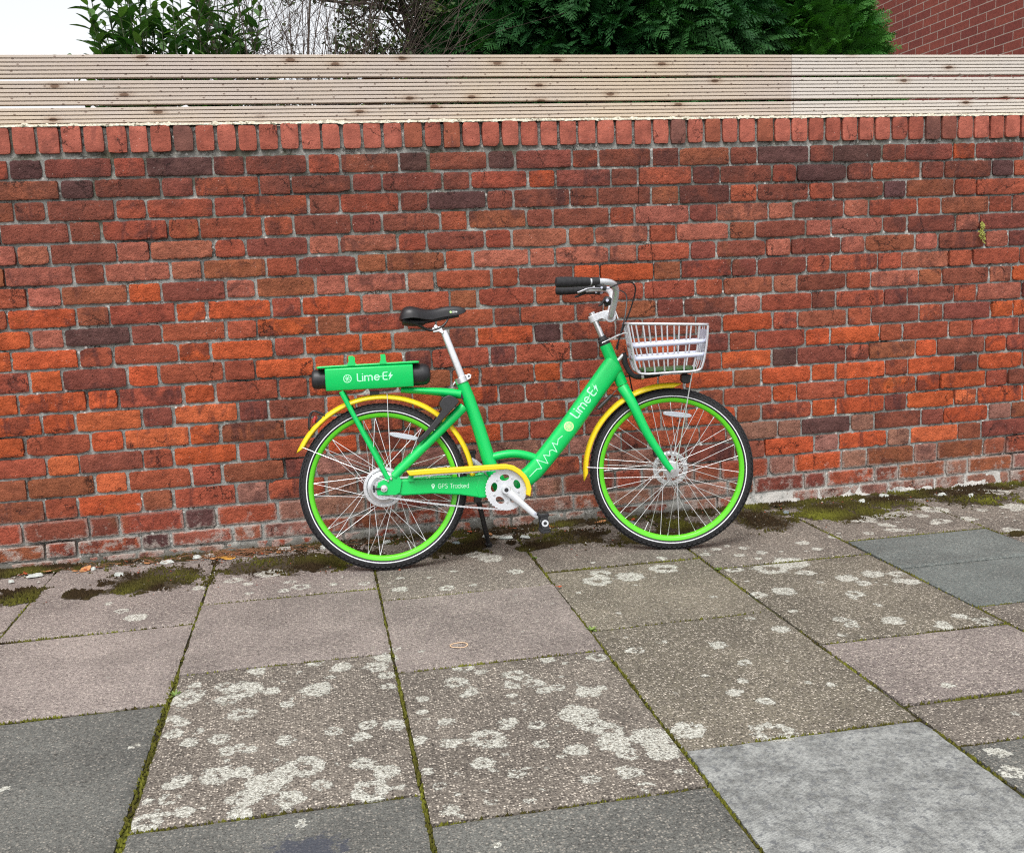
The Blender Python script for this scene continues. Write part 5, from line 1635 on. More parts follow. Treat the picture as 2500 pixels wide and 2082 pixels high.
# ---- tail light in a wire guard
tl = empty('tail_light', (0, 0, 0), bike)
mb = MB()
mb.poly([(-.244, .588), (-.231, .610), (-.212, .606), (-.226, .580)], -.024, .024)
mb.build('light_body', blackp, tl, bevel=.003)
mb = MB()
mb.poly([(-.256, .585), (-.249, .613), (-.2365, .615), (-.2445, .585)], -.026, .026)
mb.build('red_lens', redl, tl, bevel=.004)
mb = MB()
for s_ in (1, -1):
    mb.tube(curve([B(-.266, .561, .020 * s_), B(-.270, .575, .030 * s_), B(-.263, .618, .034 * s_), B(-.250, .632, .034 * s_), B(-.236, .629, .034 * s_), B(-.206, .613, .024 * s_)], 5), .0028, 6)
mb.tube([B(-.268, .570, -.030), B(-.268, .570, .030)], .0022, 6)
mb.tube([B(-.251, .632, -.034), B(-.251, .632, .034)], .0022, 6)
mb.build('wire_guard', blackp, tl)

# ---- drive: chainring, crank, pedal, chain, guard
ck = empty('crankset', (0, 0, 0), bike)
bbc = B(.472, .292, .0785)
bm2 = bmesh.new()
n = 120
outer, holes = [], []
for i in range(n):
    a = 2 * math.pi * i / n
    r_ = .0795 + .0022 * math.cos(38 * a)
    outer.append((r_ * math.cos(a), r_ * math.sin(a)))
def ovalhole(a):
    c_ = Vector((math.cos(a), math.sin(a))) * .047
    t_ = Vector((-math.sin(a), math.cos(a)))
    r_ = Vector((math.cos(a), math.sin(a)))
    return [tuple(c_ + t_ * .0185 * math.cos(q * math.pi / 9) + r_ * .0125 * math.sin(q * math.pi / 9)) for q in range(18)]
edges = []
for loop in [outer] + [ovalhole(R(18 + 4 + 72 * k)) for k in range(5)]:
    vs = [bm2.verts.new((x, 0, y)) for x, y in loop]
    for i in range(len(vs)): edges.append(bm2.edges.new((vs[i], vs[(i + 1) % len(vs)])))
bmesh.ops.triangle_fill(bm2, edges=edges, use_beauty=True)
bm2.verts.ensure_lookup_table()
mb = MB()
vs = [tuple(v.co) for v in bm2.verts]
fs = [tuple(v.index for v in f.verts) for f in bm2.faces]
bm2.verts.index_update()
fs = [tuple(v.index for v in f.verts) for f in bm2.faces]
# keep only the faces outside the openings
hc = [ (math.cos(R(22 + 72 * k)) * .047, math.sin(R(22 + 72 * k)) * .047, R(22 + 72 * k)) for k in range(5)]
def inside(p):
    for hx, hz, a in hc:
        dx, dz = p[0] - hx, p[2] - hz
        t_ = -math.sin(a) * dx + math.cos(a) * dz
        r_ = math.cos(a) * dx + math.sin(a) * dz
        if (t_ / .0185) ** 2 + (r_ / .0125) ** 2 < .9: return True
    return False
fs = [f for f in fs if not inside([sum(vs[i][q] for i in f) / 3 for q in range(3)])]
bm2.free()
mb.add([(x + bbc.x, bbc.y - .0015, z + bbc.z) for x, _, z in vs], fs)
mb.build('chainring', silver, ck, solid=.0035, smooth=False)
mb = MB()
for k in range(5):
    a = R(58 + 72 * k)
    mb = MB()
    mb.ring([(0, -.004), (.0022, -.004), (.0024, -.0025), (.0042, -.0025), (.0048, 0)], c=bbc + Vector((.050 * math.cos(a), -.003, .050 * math.sin(a))), n=14, closed=False)
    mb.build('ring_bolt', steel, ck, sharp=30)
def crank(w0, w1, end, s_):
    mb = MB()
    a, b = B(.472, .292, w0), B(end[0], end[1], w1)
    pts = [a.lerp(b, q) for q in (-.06, 0, .12, .5, .92, 1.04)]
    d = (b - a).normalized()
    side = Vector((-d.z, 0, d.x))
    mb.tube(pts, [(.012, .006), (.0185, .0085), (.0170, .0085), (.0125, .0070), (.0115, .0062), (.007, .005)], 16, flat=tuple(side))
    mb.ring([(0, -.010), (.0150, -.010), (.0190, -.006), (.0190, .010), (0, .010)], c=a, n=28, closed=False)
    return mb.build('crank', silver, ck, sharp=45)
cr = crank(.092, .108, (.583, .183), 1)
crank(-.082, -.098, (.361, .401), -1)
mb = MB()
mb.ring([(0, -.0022), (.0036, -.0022), (.0040, -.0008), (.0072, -.0008), (.0085, .0006)], c=B(.472, .292, .1025), n=20, closed=False)
mb.build('crank_bolt', blackp, ck)
mb = MB()
mb.ring([(.0016, -.001), (.0044, -.001), (.0044, 0), (.0016, 0)], c=B(.577, .194, .1145), n=18)
mb.build('crank_washer', whitep, ck)
def pedal(c, w0, w1):
    pd = empty('pedal', (0, 0, 0), bike)
    s_ = 1 if w1 > w0 else -1
    tilt = Matrix.Translation(B(*c)) @ Matrix.Rotation(R(-4), 4, 'Y')
    mb = MB()
    wm = (w0 + w1) / 2
    for dz in (-.030, .030):
        mb.box((0, -wm, dz), (.0150, abs(w1 - w0) / 2, .0075))
        for q in range(6):
            mb.box((.0165, -(w0 + (q + .5) * (w1 - w0) / 6), dz), (.0020, .0035, .0070))
            mb.box((-.0165, -(w0 + (q + .5) * (w1 - w0) / 6), dz), (.0020, .0035, .0070))
    mb.box((0, -w1 + .003 * s_, 0), (.0140, .003, .0300))
    mb.box((0, -w0 - .003 * s_, 0), (.0140, .003, .0300))
    mb.xform(tilt)
    mb.build('pedal_body', blackp, pd, bevel=.002)
    mb = MB()
    mb.tube([(0, -w0 + .016 * s_, 0), (0, -w1 - .001 * s_, 0)], .0085, 12)
    mb.ring([(.0062, -.0012), (.0132, -.0012), (.0132, .0012), (.0062, .0012)], c=(0, -w1 - .0012 * s_, 0), n=20)
    mb.xform(tilt)
    mb.build('pedal_axle', silver, pd, bevel=.001)
    mb = MB()
    mb.tube([(0, -w1 - .0011 * s_, 0), (0, -w1 - .0026 * s_, 0)], .0062, 14)
    mb.xform(tilt)
    mb.build('pedal_cap', blackp, pd)
pedal((.6015, .1675), .122, .205)
pedal((.361, .401), -.112, -.195)
# chain
mb = MB()
wl = lambda u: .0555 + (.0765 - .0555) * max(0, min(1, (u - .005) / .467))
cr_, cs_ = Vector((.472, .292)), Vector((.005, .3245))
R1, R2 = .0785, .034
dv = cs_ - cr_
dl = dv.length
base = math.atan2(dv.y, dv.x)
al = math.acos((R1 - R2) / dl)
path = []
for i in range(40):
    a = base + al + (2 * math.pi - 2 * al) * i / 39
    path.append(cr_ + Vector((math.cos(a), math.sin(a))) * R1)
for i in range(12):
    a = base - al + 2 * al * i / 11
    path.append(cs_ + Vector((math.cos(a), math.sin(a))) * R2)
path.append(path[0])
# lower run hangs in a shallow curve
acc, P = [0], path
for i in range(1, len(P)): acc.append(acc[-1] + (P[i] - P[i - 1]).length)
def along(s):
    for i in range(1, len(P)):
        if acc[i] >= s:
            f = (s - acc[i - 1]) / max(acc[i] - acc[i - 1], 1e-9)
            q = P[i - 1].lerp(P[i], f)
            return q
    return P[-1]
nl = int(acc[-1] / .0127)
sag = lambda q: -.006 * max(0, math.sin(math.pi * (q.x - .02) / .44)) if q.y < .30 and .02 < q.x < .46 else 0
for i in range(nl):
    a, b = along(acc[-1] * i / nl), along(acc[-1] * (i + 1) / nl)
    a, b = Vector((a.x, a.y + sag(a))), Vector((b.x, b.y + sag(b)))
    d = (b - a).normalized()
    rot = Matrix.Rotation(-math.atan2(d.y, d.x), 3, 'Y')
    wid = .0040 if i % 2 else .0026
    for q in (a, b):
        mb.tube([B(q.x, q.y, wl(q.x) - wid), B(q.x, q.y, wl(q.x) + wid)], .0043, 8)
    for s_ in (-1, 1):
        mb.box(B((a.x + b.x) / 2, (a.y + b.y) / 2, wl((a.x + b.x) / 2) + s_ * wid * .85), (.0060, .0005, .0028), rot)
mb.build('chain', alu, bike, sharp=30)
mb = MB()
mb.ring([(.012, -.0015), (.033, -.0012), (.0355, 0), (.033, .0012), (.012, .0015)], c=B(.005, .3245, .0555), n=36)
mb.build('sprocket', alu, bike)
mb = MB()
og = [(.093, .387), (.173, .3905), (.308, .3905), (.440, .3915), (.476, .391), (.507, .383), (.531, .3665), (.550, .345), (.562, .324), (.570, .292), (.563, .2605)]
ig = [(.547, .268), (.5500, .292), (.545, .314), (.534, .335), (.516, .353), (.498, .365), (.478, .3712), (.440, .3717), (.308, .3695), (.172, .3695), (.105, .3680)]
mb.poly(og + ig, -.104, -.066)
cg = mb.build('chain_guard', yellow, bike, bevel=.004, seg=3)
mb = MB()
mb.ring([(0, -.004), (.005, -.003), (.006, 0)], c=B(.110, .363, .075), n=14, closed=False)
mb.box(B(.110, .355, .068), (.010, .004, .012))
mb.build('guard_bracket', green, cg, bevel=.001)

# ---- kickstand
mb = MB()
mb.tube([B(.368, .262, -.048), B(.376, .225, -.062), B(.414, .052, -.215), B(.4205, .033, -.233)], [.013, .0105, .0095, .010], 12)
mb.tube([B(.413, .045, -.222), B(.422, .0305, -.234)], [.0125, .0135], 12)
mb.box(B(.368, .252, -.046), (.014, .014, .016))
mb.build('kickstand', blackp, bike, bevel=.002)

# ---- fork and steering
fk = empty('fork', (0, 0, 0), bike)
for s_ in (1, -1):
    mb = MB()
    path = curve([B(.9665, .664, .020 * s_), B(.988, .626, .038 * s_), B(1.012, .574, .050 * s_), B(1.054, .479, .054 * s_), B(1.097, .402, .055 * s_), B(1.128, .350, .055 * s_), B(1.146, .326, .055 * s_)], 4)
    k = len(path)
    mb.tube(path, [((.0235 - .0125 * (i / (k - 1)) ** .9), (.0190 - .008 * (i / (k - 1)))) for i in range(k)], 14, flat=(1, 0, .45))
    steer(mb).build('fork_blade', green, fk)
mb = MB()
mb.tube([A0 + AX * .001, A0 - AX * .030], [.0228, .0235], 20)
mb.tube([B(.985, .640, -.036), B(.985, .640, .036)], .018, 14)
steer(mb).build('fork_crown', green, fk, bevel=.002)
mb = MB()
mb.ring([(0, -.010), (.0048, -.010), (.0052, -.007), (.0105, -.007), (.0105, 0), (.0135, 0), (.0135, .002)], c=B(1.148, .325, .060), n=6, closed=False)
steer(mb).build('axle_nut', steel, fk, sharp=25)
mb = MB()
mb.ring([(0, .010), (.0105, .008), (.0105, 0)], c=B(1.148, .325, -.060), n=6, closed=False)
steer(mb).build('axle_nut', steel, fk, sharp=25)
mb = MB()
mb.tube([A0 + AX * .172, A0 + AX * .198], [.0225, .0215], 20)
mb.tube([A0 + AX * .200, A0 + AX * .212], [.0190, .0165], 20)
steer(mb).build('headset', blackp, fk, sharp=30)
sm_ = MB()
sm_.tube([A0 + AX * .205, A0 + AX * .315], .0137, 18)
steer(sm_).build('steerer', steel, fk)
mb = MB()
mb.tube([A0 + AX * .276, A0 + AX * .304], .0195, 20)
arm = [(.870, .959), (.911, .970), (.944, .969), (.950, .955), (.938, .925), (.922, .925), (.897, .938), (.875, .934)]
mb.poly(arm, -.013, .013)
mb.tube([B(.929, .944, -.026), B(.929, .944, .026)], .0225, 18)
mb.tube([A0 + AX * .303, A0 + AX * .312], .0055, 8)
steer(mb).build('stem', silver, fk, bevel=.002)
mb = MB()
mb.poly([(.947, .968), (.951, .969), (.963, .934), (.957, .932)], -.010, .010)
steer(mb).build('stem_cap', steel, fk, bevel=.001)

DARKSTEEL = plain('dark_steel', (.30, .30, .32), .3, metal=.9, var=.1)
hb_ = empty('handlebar', (0, 0, 0), bike)
half = [(.929, .944, 0), (.929, .944, .030), (.931, .953, .058), (.939, .985, .088), (.946, 1.018, .120), (.9465, 1.044, .160), (.933, 1.064, .205), (.905, 1.0715, .240), (.868, 1.0735, .262), (.838, 1.0740, .272), (.722, 1.0775, .290)]
near = [B(*p) for p in half]
far = [B(p[0], p[1] - .010 * min(1, p[2] / .29), -p[2]) for p in half]
mb = MB()
mb.tube(curve(far[::-1] + near[1:], 5), .0126, 14)
steer(mb).build('bar', silver, hb_)
for s_ in (1, -1):
    mb = MB()
    g = [B(.846, 1.0738, .2705 * s_), B(.838, 1.0740, .272 * s_), B(.800, 1.0751, .2780 * s_), B(.760, 1.0763, .284 * s_), B(.730, 1.0772, .2886 * s_), B(.722, 1.0774, .290 * s_), B(.719, 1.0775, .2905 * s_)]
    g = [p + Vector((0, 0, -.010 if s_ < 0 else 0)) for p in g]
    mb.tube(g, [.0150, .0168, .0176, .0196, .0196, .0184, .0130], 18)
    for q in range(5):
        f = .2 + .16 * q
        mb.tube([g[1].lerp(g[5], f), g[1].lerp(g[5], f + .012)], [.0192 + .0009 * q / 4] * 2, 18)
    steer(mb).build('grip', rubber, hb_, sharp=40)
    lv_ = MB()
    lv_.tube([B(.878, 1.0735, .258 * s_), B(.850, 1.0740, .269 * s_)], .0165, 14)
    lv_.tube(curve([B(.868, 1.062, .264 * s_), B(.884, 1.053, .262 * s_), B(.905, 1.047, .258 * s_)], 4), [(.010, .008)] * 9, 10, flat=(0, 0, 1))
    lo = steer(lv_).build('brake_lever', blackp, hb_, bevel=.001)
    lv_ = MB()
    lv_.tube(curve([B(.896, 1.046, .262 * s_), B(.870, 1.048, .270 * s_), B(.842, 1.049, .275 * s_), B(.822, 1.043, .279 * s_), B(.808, 1.038, .282 * s_), B(.798, 1.036, .284 * s_)], 4), [(.0048, .0036)] * 21, 10, flat=(0, 0, 1))
    steer(lv_).build('lever_blade', DARKSTEEL if s_ > 0 else blackp, lo)
    lv_ = MB()
    lv_.tube([B(.902, 1.048, .258 * s_), B(.917, 1.0475, .256 * s_)], [.0058, .0050], 12)
    lv_.tube([B(.888, 1.050, .250 * s_), B(.888, 1.050, .276 * s_)], .0042, 10)
    steer(lv_).build('lever_bolt', whitep, lo)
# bell by the stem
bl = MB()
bc = B(.918, 1.004, .085)
bl.ring([(.0, -.014), (.010, -.013), (.017, -.008), (.020, .0), (.0195, .003), (0, .003)], c=(0, 0, 0), n=24, closed=False)
bl.xform(Matrix.Translation(bc) @ Matrix.Rotation(R(35), 4, 'Y') @ Matrix.Rotation(R(40), 4, 'X'))
bl.tube([B(.906, 1.010, .100), B(.892, .992, .10), B(.882, .987, .095)], [.006, .005, .004], 8)
bl.tube([B(.932, 1.0, .08), B(.905, .99, .082)], .010, 10)
be = steer(bl).build('bell', blackp, hb_)
bl = MB()
bl.tube([B(.915, 1.0065, .1000), B(.915, 1.0065, .106)], .0060, 12)
steer(bl).build('bell_screw', whitep, be)

# cables
mb = MB()
for pts in ([(.917, 1.0475, .256), (.955, 1.062, .22), (.995, 1.070, .165), (1.018, 1.060, .13), (1.024, 1.035, .10), (1.008, .975, .07), (.985, .92, .055), (.962, .862, .040), (.945, .818, .030)],
            [(.917, 1.0475, -.256), (.955, 1.052, -.20), (.985, 1.045, -.10), (.998, 1.020, -.02), (.990, .960, .020), (.978, .915, .034), (.960, .860, .034), (.950, .812, .024)],
            [(.985, .80, -.02), (1.00, .70, -.05), (1.02, .60, -.07), (1.06, .50, -.072), (1.095, .415, -.068)]):
    mb.tube(curve([B(*p) for p in pts], 7), .0030, 7)
steer(mb).build('cable', blackp, hb_)
mb = MB()
mb.tube([B(.861, .583, .018), B(.918, .633, .018)], .0078, 12)
mb.tube(curve([B(.918, .633, .018), B(.938, .652, .016), B(.958, .652, .014)], 4), .0020, 7)
mb.tube([B(.861, .583, .018), B(.846, .574, .012)], .0022, 7)
mb.build('cable_adjuster', blackp, bike)
mb = MB()
mb.poly([(1.078, .425), (1.100, .430), (1.132, .385), (1.118, .360), (1.086, .372)], .046, .072)
steer(mb).build('brake_caliper', blackp, fk, bevel=.004)

# ---- basket
bk = empty('basket', (0, 0, 0), bike)
def rrect(u0, u1, w0, w1, r, n=6):
    out = []
    for cu, cw, a0 in ((u1 - r, w1 - r, 0), (u0 + r, w1 - r, 90), (u0 + r, w0 + r, 180), (u1 - r, w0 + r, 270)):
        for i in range(n + 1):
            a = R(a0 + 90 * i / n)
            out.append((cu + r * math.cos(a), cw + r * math.sin(a)))
    return out
ZT = lambda u: .913 - .060 * (u - .99)
def ring_pts(u0, u1, w, z, r=.03):
    return [B(a, z(a) if callable(z) else z, b) for a, b in rrect(u0, u1, -w, w, r)]
def closed_tube(mb, pts, r, n=8, **k):
    mb.tube(pts + [pts[0], pts[1]], r, n, cap=False, **k)
mb = MB()
closed_tube(mb, ring_pts(.985, 1.297, .125, ZT, .030), .0056, 10)
steer(mb).build('basket_rim', wirem, bk)
mb = MB()
zb = lambda u: .7165 + .006 * (u - 1.04)
top = lambda f, w: B(.985 + .312 * f, ZT(.985 + .312 * f), w)
def hoop(pts, r=.0021):
    mb.tube(curve(pts, 4), r, 7)
for k in range(6):          # wires across: down the street side, under the floor, up the wall side
    f = (k + .70) / 6.4
    ut, ub = .985 + .312 * f, 1.022 + .242 * f
    zt, zz = ZT(ut), zb(ub)
    hoop([B(ut, zt, .125), B(ut + (ub - ut) * .45, zt - .09, .119), B(ub, zz + .022, .113), B(ub, zz, .100), B(ub, zz, 0), B(ub, zz, -.100), B(ub, zz + .022, -.113), B(ut + (ub - ut) * .45, zt - .09, -.119), B(ut, zt, -.125)], .0034)
for k in (0, 3, 5, 8):          # wires lengthwise: down the rider's side, under, up the front
    w_ = -.095 + .19 * k / 8
    hoop([B(.985, ZT(.985), w_), B(1.003, .83, w_ * .97), B(1.020, zb(1.02) + .028, w_ * .94), B(1.045, zb(1.04), w_ * .92), B(1.145, zb(1.14), w_ * .92), B(1.240, zb(1.24), w_ * .92), B(1.266, zb(1.27) + .026, w_ * .94), B(1.284, .83, w_ * .97), B(1.297, ZT(1.297), w_)])
steer(mb).build('basket_wire', wirem, bk)
for s_ in (1, -1):          # the heavier hoop of each side panel
    mb = MB()
    hoop([B(.989, ZT(.99) - .004, .124 * s_), B(1.006, .80, .120 * s_), B(1.014, .748, .117 * s_), B(1.036, .7185, .112 * s_), B(1.150, .7180, .110 * s_), B(1.250, .7215, .112 * s_), B(1.272, .748, .117 * s_), B(1.287, .82, .121 * s_), B(1.294, ZT(1.29) - .004, .124 * s_)], .0046)
    steer(mb).build('basket_hoop', wirem, bk)
for (zc, du, wv_) in ((.829, .0150, .1205), (.779, .0215, .1185)):
    mb = MB()
    pts = [B(a, zc + .022 * (a - 1.14), b) for a, b in rrect(.985 + du, 1.297 - du * .62, -wv_ - .004, wv_ + .004, .030)]
    vs, fs = [], []
    m = len(pts)
    for p in pts: vs += [p + Vector((0, 0, -.0084)), p + Vector((0, 0, .0084))]
    for i in range(m):
        j = (i + 1) % m
        fs.append((2 * i, 2 * j, 2 * j + 1, 2 * i + 1))
    mb.add(vs, fs)
    steer(mb).build('basket_band', whitep, bk, solid=.0028, sharp=50)
mb = MB()
mb.add([B(1.2900, .877, .100), B(1.2900, .877, -.115), B(1.2760, .755, -.115), B(1.2760, .755, .100), B(1.2935, .876, .100), B(1.2935, .876, -.115), B(1.2795, .754, -.115), B(1.2795, .754, .100)], [(0, 1, 2, 3), (7, 6, 5, 4), (0, 4, 5, 1), (1, 5, 6, 2), (2, 6, 7, 3), (3, 7, 4, 0)])
steer(mb).build('basket_plate', whitep, bk, bevel=.001)
mb = MB()
mb.add([B(a, .7235 + dz, b) for dz in (0, .010) for a, b in rrect(1.040, 1.250, -.102, .102, .025)], [])
nn = 28
mb.f += [tuple(range(nn)), tuple(range(2 * nn - 1, nn - 1, -1))] + [(i, (i + 1) % nn, nn + (i + 1) % nn, nn + i) for i in range(nn)]
mb.mi += [0] * (nn + 2)
steer(mb).build('basket_floor', dkgreen, bk, bevel=.002)
mb = MB()
mb.tube(curve([B(.974, .789, .0), B(.979, .786, 0), B(.985, .745, 0), B(1.011, .707, 0), B(1.047, .7015, 0), B(1.115, .7085, 0)], 5), .0105, 14)
steer(mb).build('basket_support', rubber, bk)
mb = MB()
mb.tube(curve([B(.950, .768, 0), B(.962, .778, 0), B(.974, .790, 0), B(.980, .786, 0)], 4), .0085, 12)
mb.tube([B(1.043, .7005, 0), B(1.053, .7010, 0)], .0120, 14)
steer(mb).build('support_end', alu, bk)
mb = MB()
for s_ in (1, -1):
    mb.tube(curve([B(1.236, .716, .075 * s_), B(1.232, .700, .075 * s_), B(1.165, .36, .062 * s_), B(1.150, .330, .059 * s_)], 4), .0022, 7)
    mb.tube(curve([B(.892, .842, .024 * s_), B(.915, .852, .024 * s_), B(.975, .876, .05 * s_), B(.994, .874, .06 * s_)], 4), .0020, 7)
steer(mb).build('basket_stay', spokem, bk)
hl = MB()
hl.poly([(1.200, .7035), (1.236, .7010), (1.2385, .690), (1.237, .672), (1.222, .6665), (1.203, .668), (1.197, .680)], -.026, .026)
hl.box(B(1.215, .710, 0), (.010, .012, .010))
ho = steer(hl).build('headlight', blackp, bike, bevel=.004, seg=3)
hl = MB()
hl.ring([(0, -.003), (.012, -.002), (.0135, .0)], c=(0, 0, 0), n=20, closed=False)
hl.xform(Matrix.Translation(B(1.2385, .6855, 0)) @ Matrix.Rotation(R(90), 4, 'Z'))
steer(hl).build('lens', clear, ho)

# ------------------------------------------------------------------ small things on the ground and on the wall
def rubber_band():
    mb = MB()
    pts = []
    for i in range(48):
        a = 2 * math.pi * i / 48
        pts.append(Vector((.367 + .0265 * math.cos(a) * (1 + .05 * math.cos(3 * a)), -1.378 + .0215 * math.sin(a) * (1 + .09 * math.cos(2 * a + 1)), .0035 + .0012 * math.sin(2 * a))))
    mb.tube(pts + pts[:2], [(.0013, .0024)] * 50, 8, cap=False, flat=(0, 0, 1))
    tag(mb.build('rubber_band', plain('pale_rubber', lin(222, 190, 156, .8), .6)), 'pale tan rubber band lying on a pinkish paving slab', 'rubber band')
rubber_band()

chip_m = plain('mortar_chip', lin(196, 200, 194, .8), .9, var=.2, scale=60, bump=.8, bscale=200)
slate_m = plain('slate_chip', lin(128, 138, 140, .8), .85, var=.2, scale=60, bump=.8, bscale=200)
def chip(x, y, L, wd, h, a, mat, sd):
    rng = random.Random(sd)
    mb = MB()
    n = 9
    vs = []
    for z in (0, 1):
        for i in range(n):
            t = 2 * math.pi * i / n
            k = rng.uniform(.75, 1.15) if z == 0 else .8
            vs.append((L * k * math.cos(t) * (1 if z == 0 else .88), wd * k * math.sin(t) * (1 if z == 0 else .85), h * z * rng.uniform(.6, 1.0)))
    mb.add(vs, [tuple(range(n - 1, -1, -1)), tuple(range(n, 2 * n))] + [(i, (i + 1) % n, n + (i + 1) % n, n + i) for i in range(n)])
    o = mb.build('mortar_chip', mat, smooth=False)
    o.location = (x, y, .002)
    o.rotation_euler = (rng.uniform(-.1, .1), rng.uniform(-.1, .1), a)
    return o
chips = [(-1.165, -.14, .035, .014), (-.83, -.235, .022, .015), (-.665, -.115, .032, .013), (-.55, -.08, .022, .014), (-.50, -.075, .027, .012), (-.19, -.07, .036, .016), (-.03, -.10, .02, .012), (.52, -.22, .020, .013), (.74, -.20, .034, .014), (.82, -.22, .024, .010), (.66, -.16, .018, .010), (1.32, -.14, .022, .013), (2.03, -.20, .018, .010), (2.45, -.12, .024, .013), (2.86, -.13, .022, .012), (2.97, -.19, .02, .012), (2.60, -.06, .03, .02), (-1.24, -.20, .012, .008), (-.95, -.12, .013, .008), (.24, -.10, .016, .010)]
for i, (x, y, l, w_) in enumerate(chips):
    sl_ = i in (7, 11, 12)
    o = chip(x, y, l, w_, .012, random.uniform(-.4, .4), slate_m if sl_ else chip_m, i + 3)
    tag(o, 'small flat flake of pale fallen mortar lying at the foot of the brick wall' if not sl_ else 'small grey stone flake lying in the moss under the bicycle', 'mortar chip' if not sl_ else 'stone chip', 'mortar flakes along the foot of the wall' if not sl_ else 'grey stone flakes in the moss')
    if sl_: o.name = 'stone_chip'

leaf_cols = {'tan': lin(188, 132, 84, .8), 'ochre': lin(206, 150, 60, .8), 'rust': lin(178, 84, 44, .8), 'brown': lin(120, 84, 60, .8)}
def fallen(x, y, L, a, kind, label, sd, group=None):
    rng = random.Random(sd)
    mb = MB()
    n = 10
    vs, fs = [], []
    curl = rng.uniform(.25, .6)
    for i in range(n + 1):
        f = i / n
        w_ = .32 * L * math.sin(math.pi * min(1, f * .96 + .02)) ** .8 * (1 + .12 * nz(f * 9, sd, 0))
        zz = .003 + curl * L * (f - .5) ** 2 * .7
        for s_ in (-1, -.5, 0, .5, 1):
            vs.append((L * (f - .5), w_ * s_, zz + curl * .35 * abs(s_) * w_ + .002 * nz(f * 8, s_ * 3, sd)))
    for i in range(n):
        for j in range(4):
            fs.append((i * 5 + j, i * 5 + j + 1, i * 5 + j + 6, i * 5 + j + 5))
    mb.add(vs, fs)
    mb.tube([(-L * .5, 0, .004), (-L * .62, .002, .007), (-L * .74, .006, .006)], .0009, 5)
    o = mb.build('fallen_leaf', plain('dead_leaf_' + kind, leaf_cols[kind], .75, var=.25, scale=60), solid=.0006)
    o.location = (x, y, .002)
    o.rotation_euler = (rng.uniform(-.25, .25), rng.uniform(-.25, .25), a)
    tag(o, label, 'leaf', group)
fallen(-.42, -.135, .062, .15, 'ochre', 'long yellow ochre dead leaf lying on the moss left of the rear wheel', 1)
fallen(-.98, -.12, .055, .9, 'tan', 'curled tan dead leaf leaning against the wall foot near the left edge', 2)
fallen(1.20, -.08, .050, .4, 'tan', 'tan dead leaf by the wall between the pedal and the front wheel', 3)
fallen(1.345, -.09, .032, 1.2, 'rust', 'small rust red dead leaf behind the front wheel spokes', 4)
fallen(-.335, -.06, .05, 1.1, 'brown', 'upright brown dead leaf on the debris heap behind the yellow ochre leaf', 5)
fallen(.80, -.92, .018, .3, 'rust', 'tiny rust coloured leaf scrap in the joint between two paving slabs', 6)
for i in range(46):
    x = random.choice([random.uniform(-1.25, -.7), random.uniform(-.5, .1), random.uniform(-.5, -.2), random.uniform(.2, 1.5)])
    fallen(x, random.uniform(-.13, -.05), random.uniform(.014, .034), random.uniform(0, 6), random.choice(['brown', 'brown', 'tan', 'rust']), 'little shrivelled brown leaf in the litter along the foot of the wall', 30 + i, 'leaf litter along the wall foot')

# dry stalks lying in the litter
mb = MB()
rng = random.Random(77)
for i in range(160):
    x = rng.gauss(-.38, .11) if i % 3 else rng.uniform(-1.1, .3)
    y = rng.uniform(-.14, -.05)
    a = rng.uniform(-.9, .9) + (math.pi if rng.random() < .5 else 0)
    L = rng.uniform(.02, .09)
    p = Vector((x, y, rng.uniform(.003, .018)))
    mb.tube(curve([p, p + Vector((math.cos(a) * L * .5, math.sin(a) * L * .25, rng.uniform(0, .012))), p + Vector((math.cos(a) * L, math.sin(a) * L * .4, rng.uniform(-.004, .006)))], 4), .0008, 4)
tag(mb.build('dry_stalks', plain('dry_stalk', lin(140, 96, 66, .8), .9, var=.3)), 'dry brown stalks and grass matted at the foot of the wall', 'plant litter', kind='stuff')

# grit and crumbs of mortar swept against the wall
mb = MB()
rng = random.Random(12)
for i in range(1500):
    x = rng.uniform(-1.5, 3.5)
    y = -.03 - abs(rng.gauss(0, .08)) if i % 4 else rng.uniform(-.55, -.05)
    if i % 3 == 0: x = rng.gauss(-.3, .35)
    r_ = rng.choice([.0015, .002, .0025, .003, .0045, .006])
    vs = [Vector((rng.uniform(-1, 1) * .3 + a * r_, rng.uniform(-.3, .3) * r_ + b * r_, c * r_ * .6)) if False else Vector((a * r_ * rng.uniform(.6, 1.3), b * r_ * rng.uniform(.6, 1.3), c * r_ * rng.uniform(.4, .9))) for a, b, c in ((1, 0, 0), (0, 1, 0), (-1, 0, 0), (0, -1, 0), (0, 0, 1))]
    q = Matrix.Rotation(rng.uniform(0, 6), 3, 'Z')
    mb.add([q @ v + Vector((x, y, .002)) for v in vs], [(0, 1, 4), (1, 2, 4), (2, 3, 4), (3, 0, 4)], rng.choice([0, 0, 1, 1, 1, 2]))
tag(mb.build('grit', [plain('pale_grit', lin(190, 186, 176, .7), .95), plain('brown_grit', lin(104, 88, 70, .7), .95), plain('brick_grit', lin(160, 84, 58, .7), .95)], smooth=False), 'loose grit and mortar crumbs swept along the foot of the brick wall', 'grit', kind='stuff')

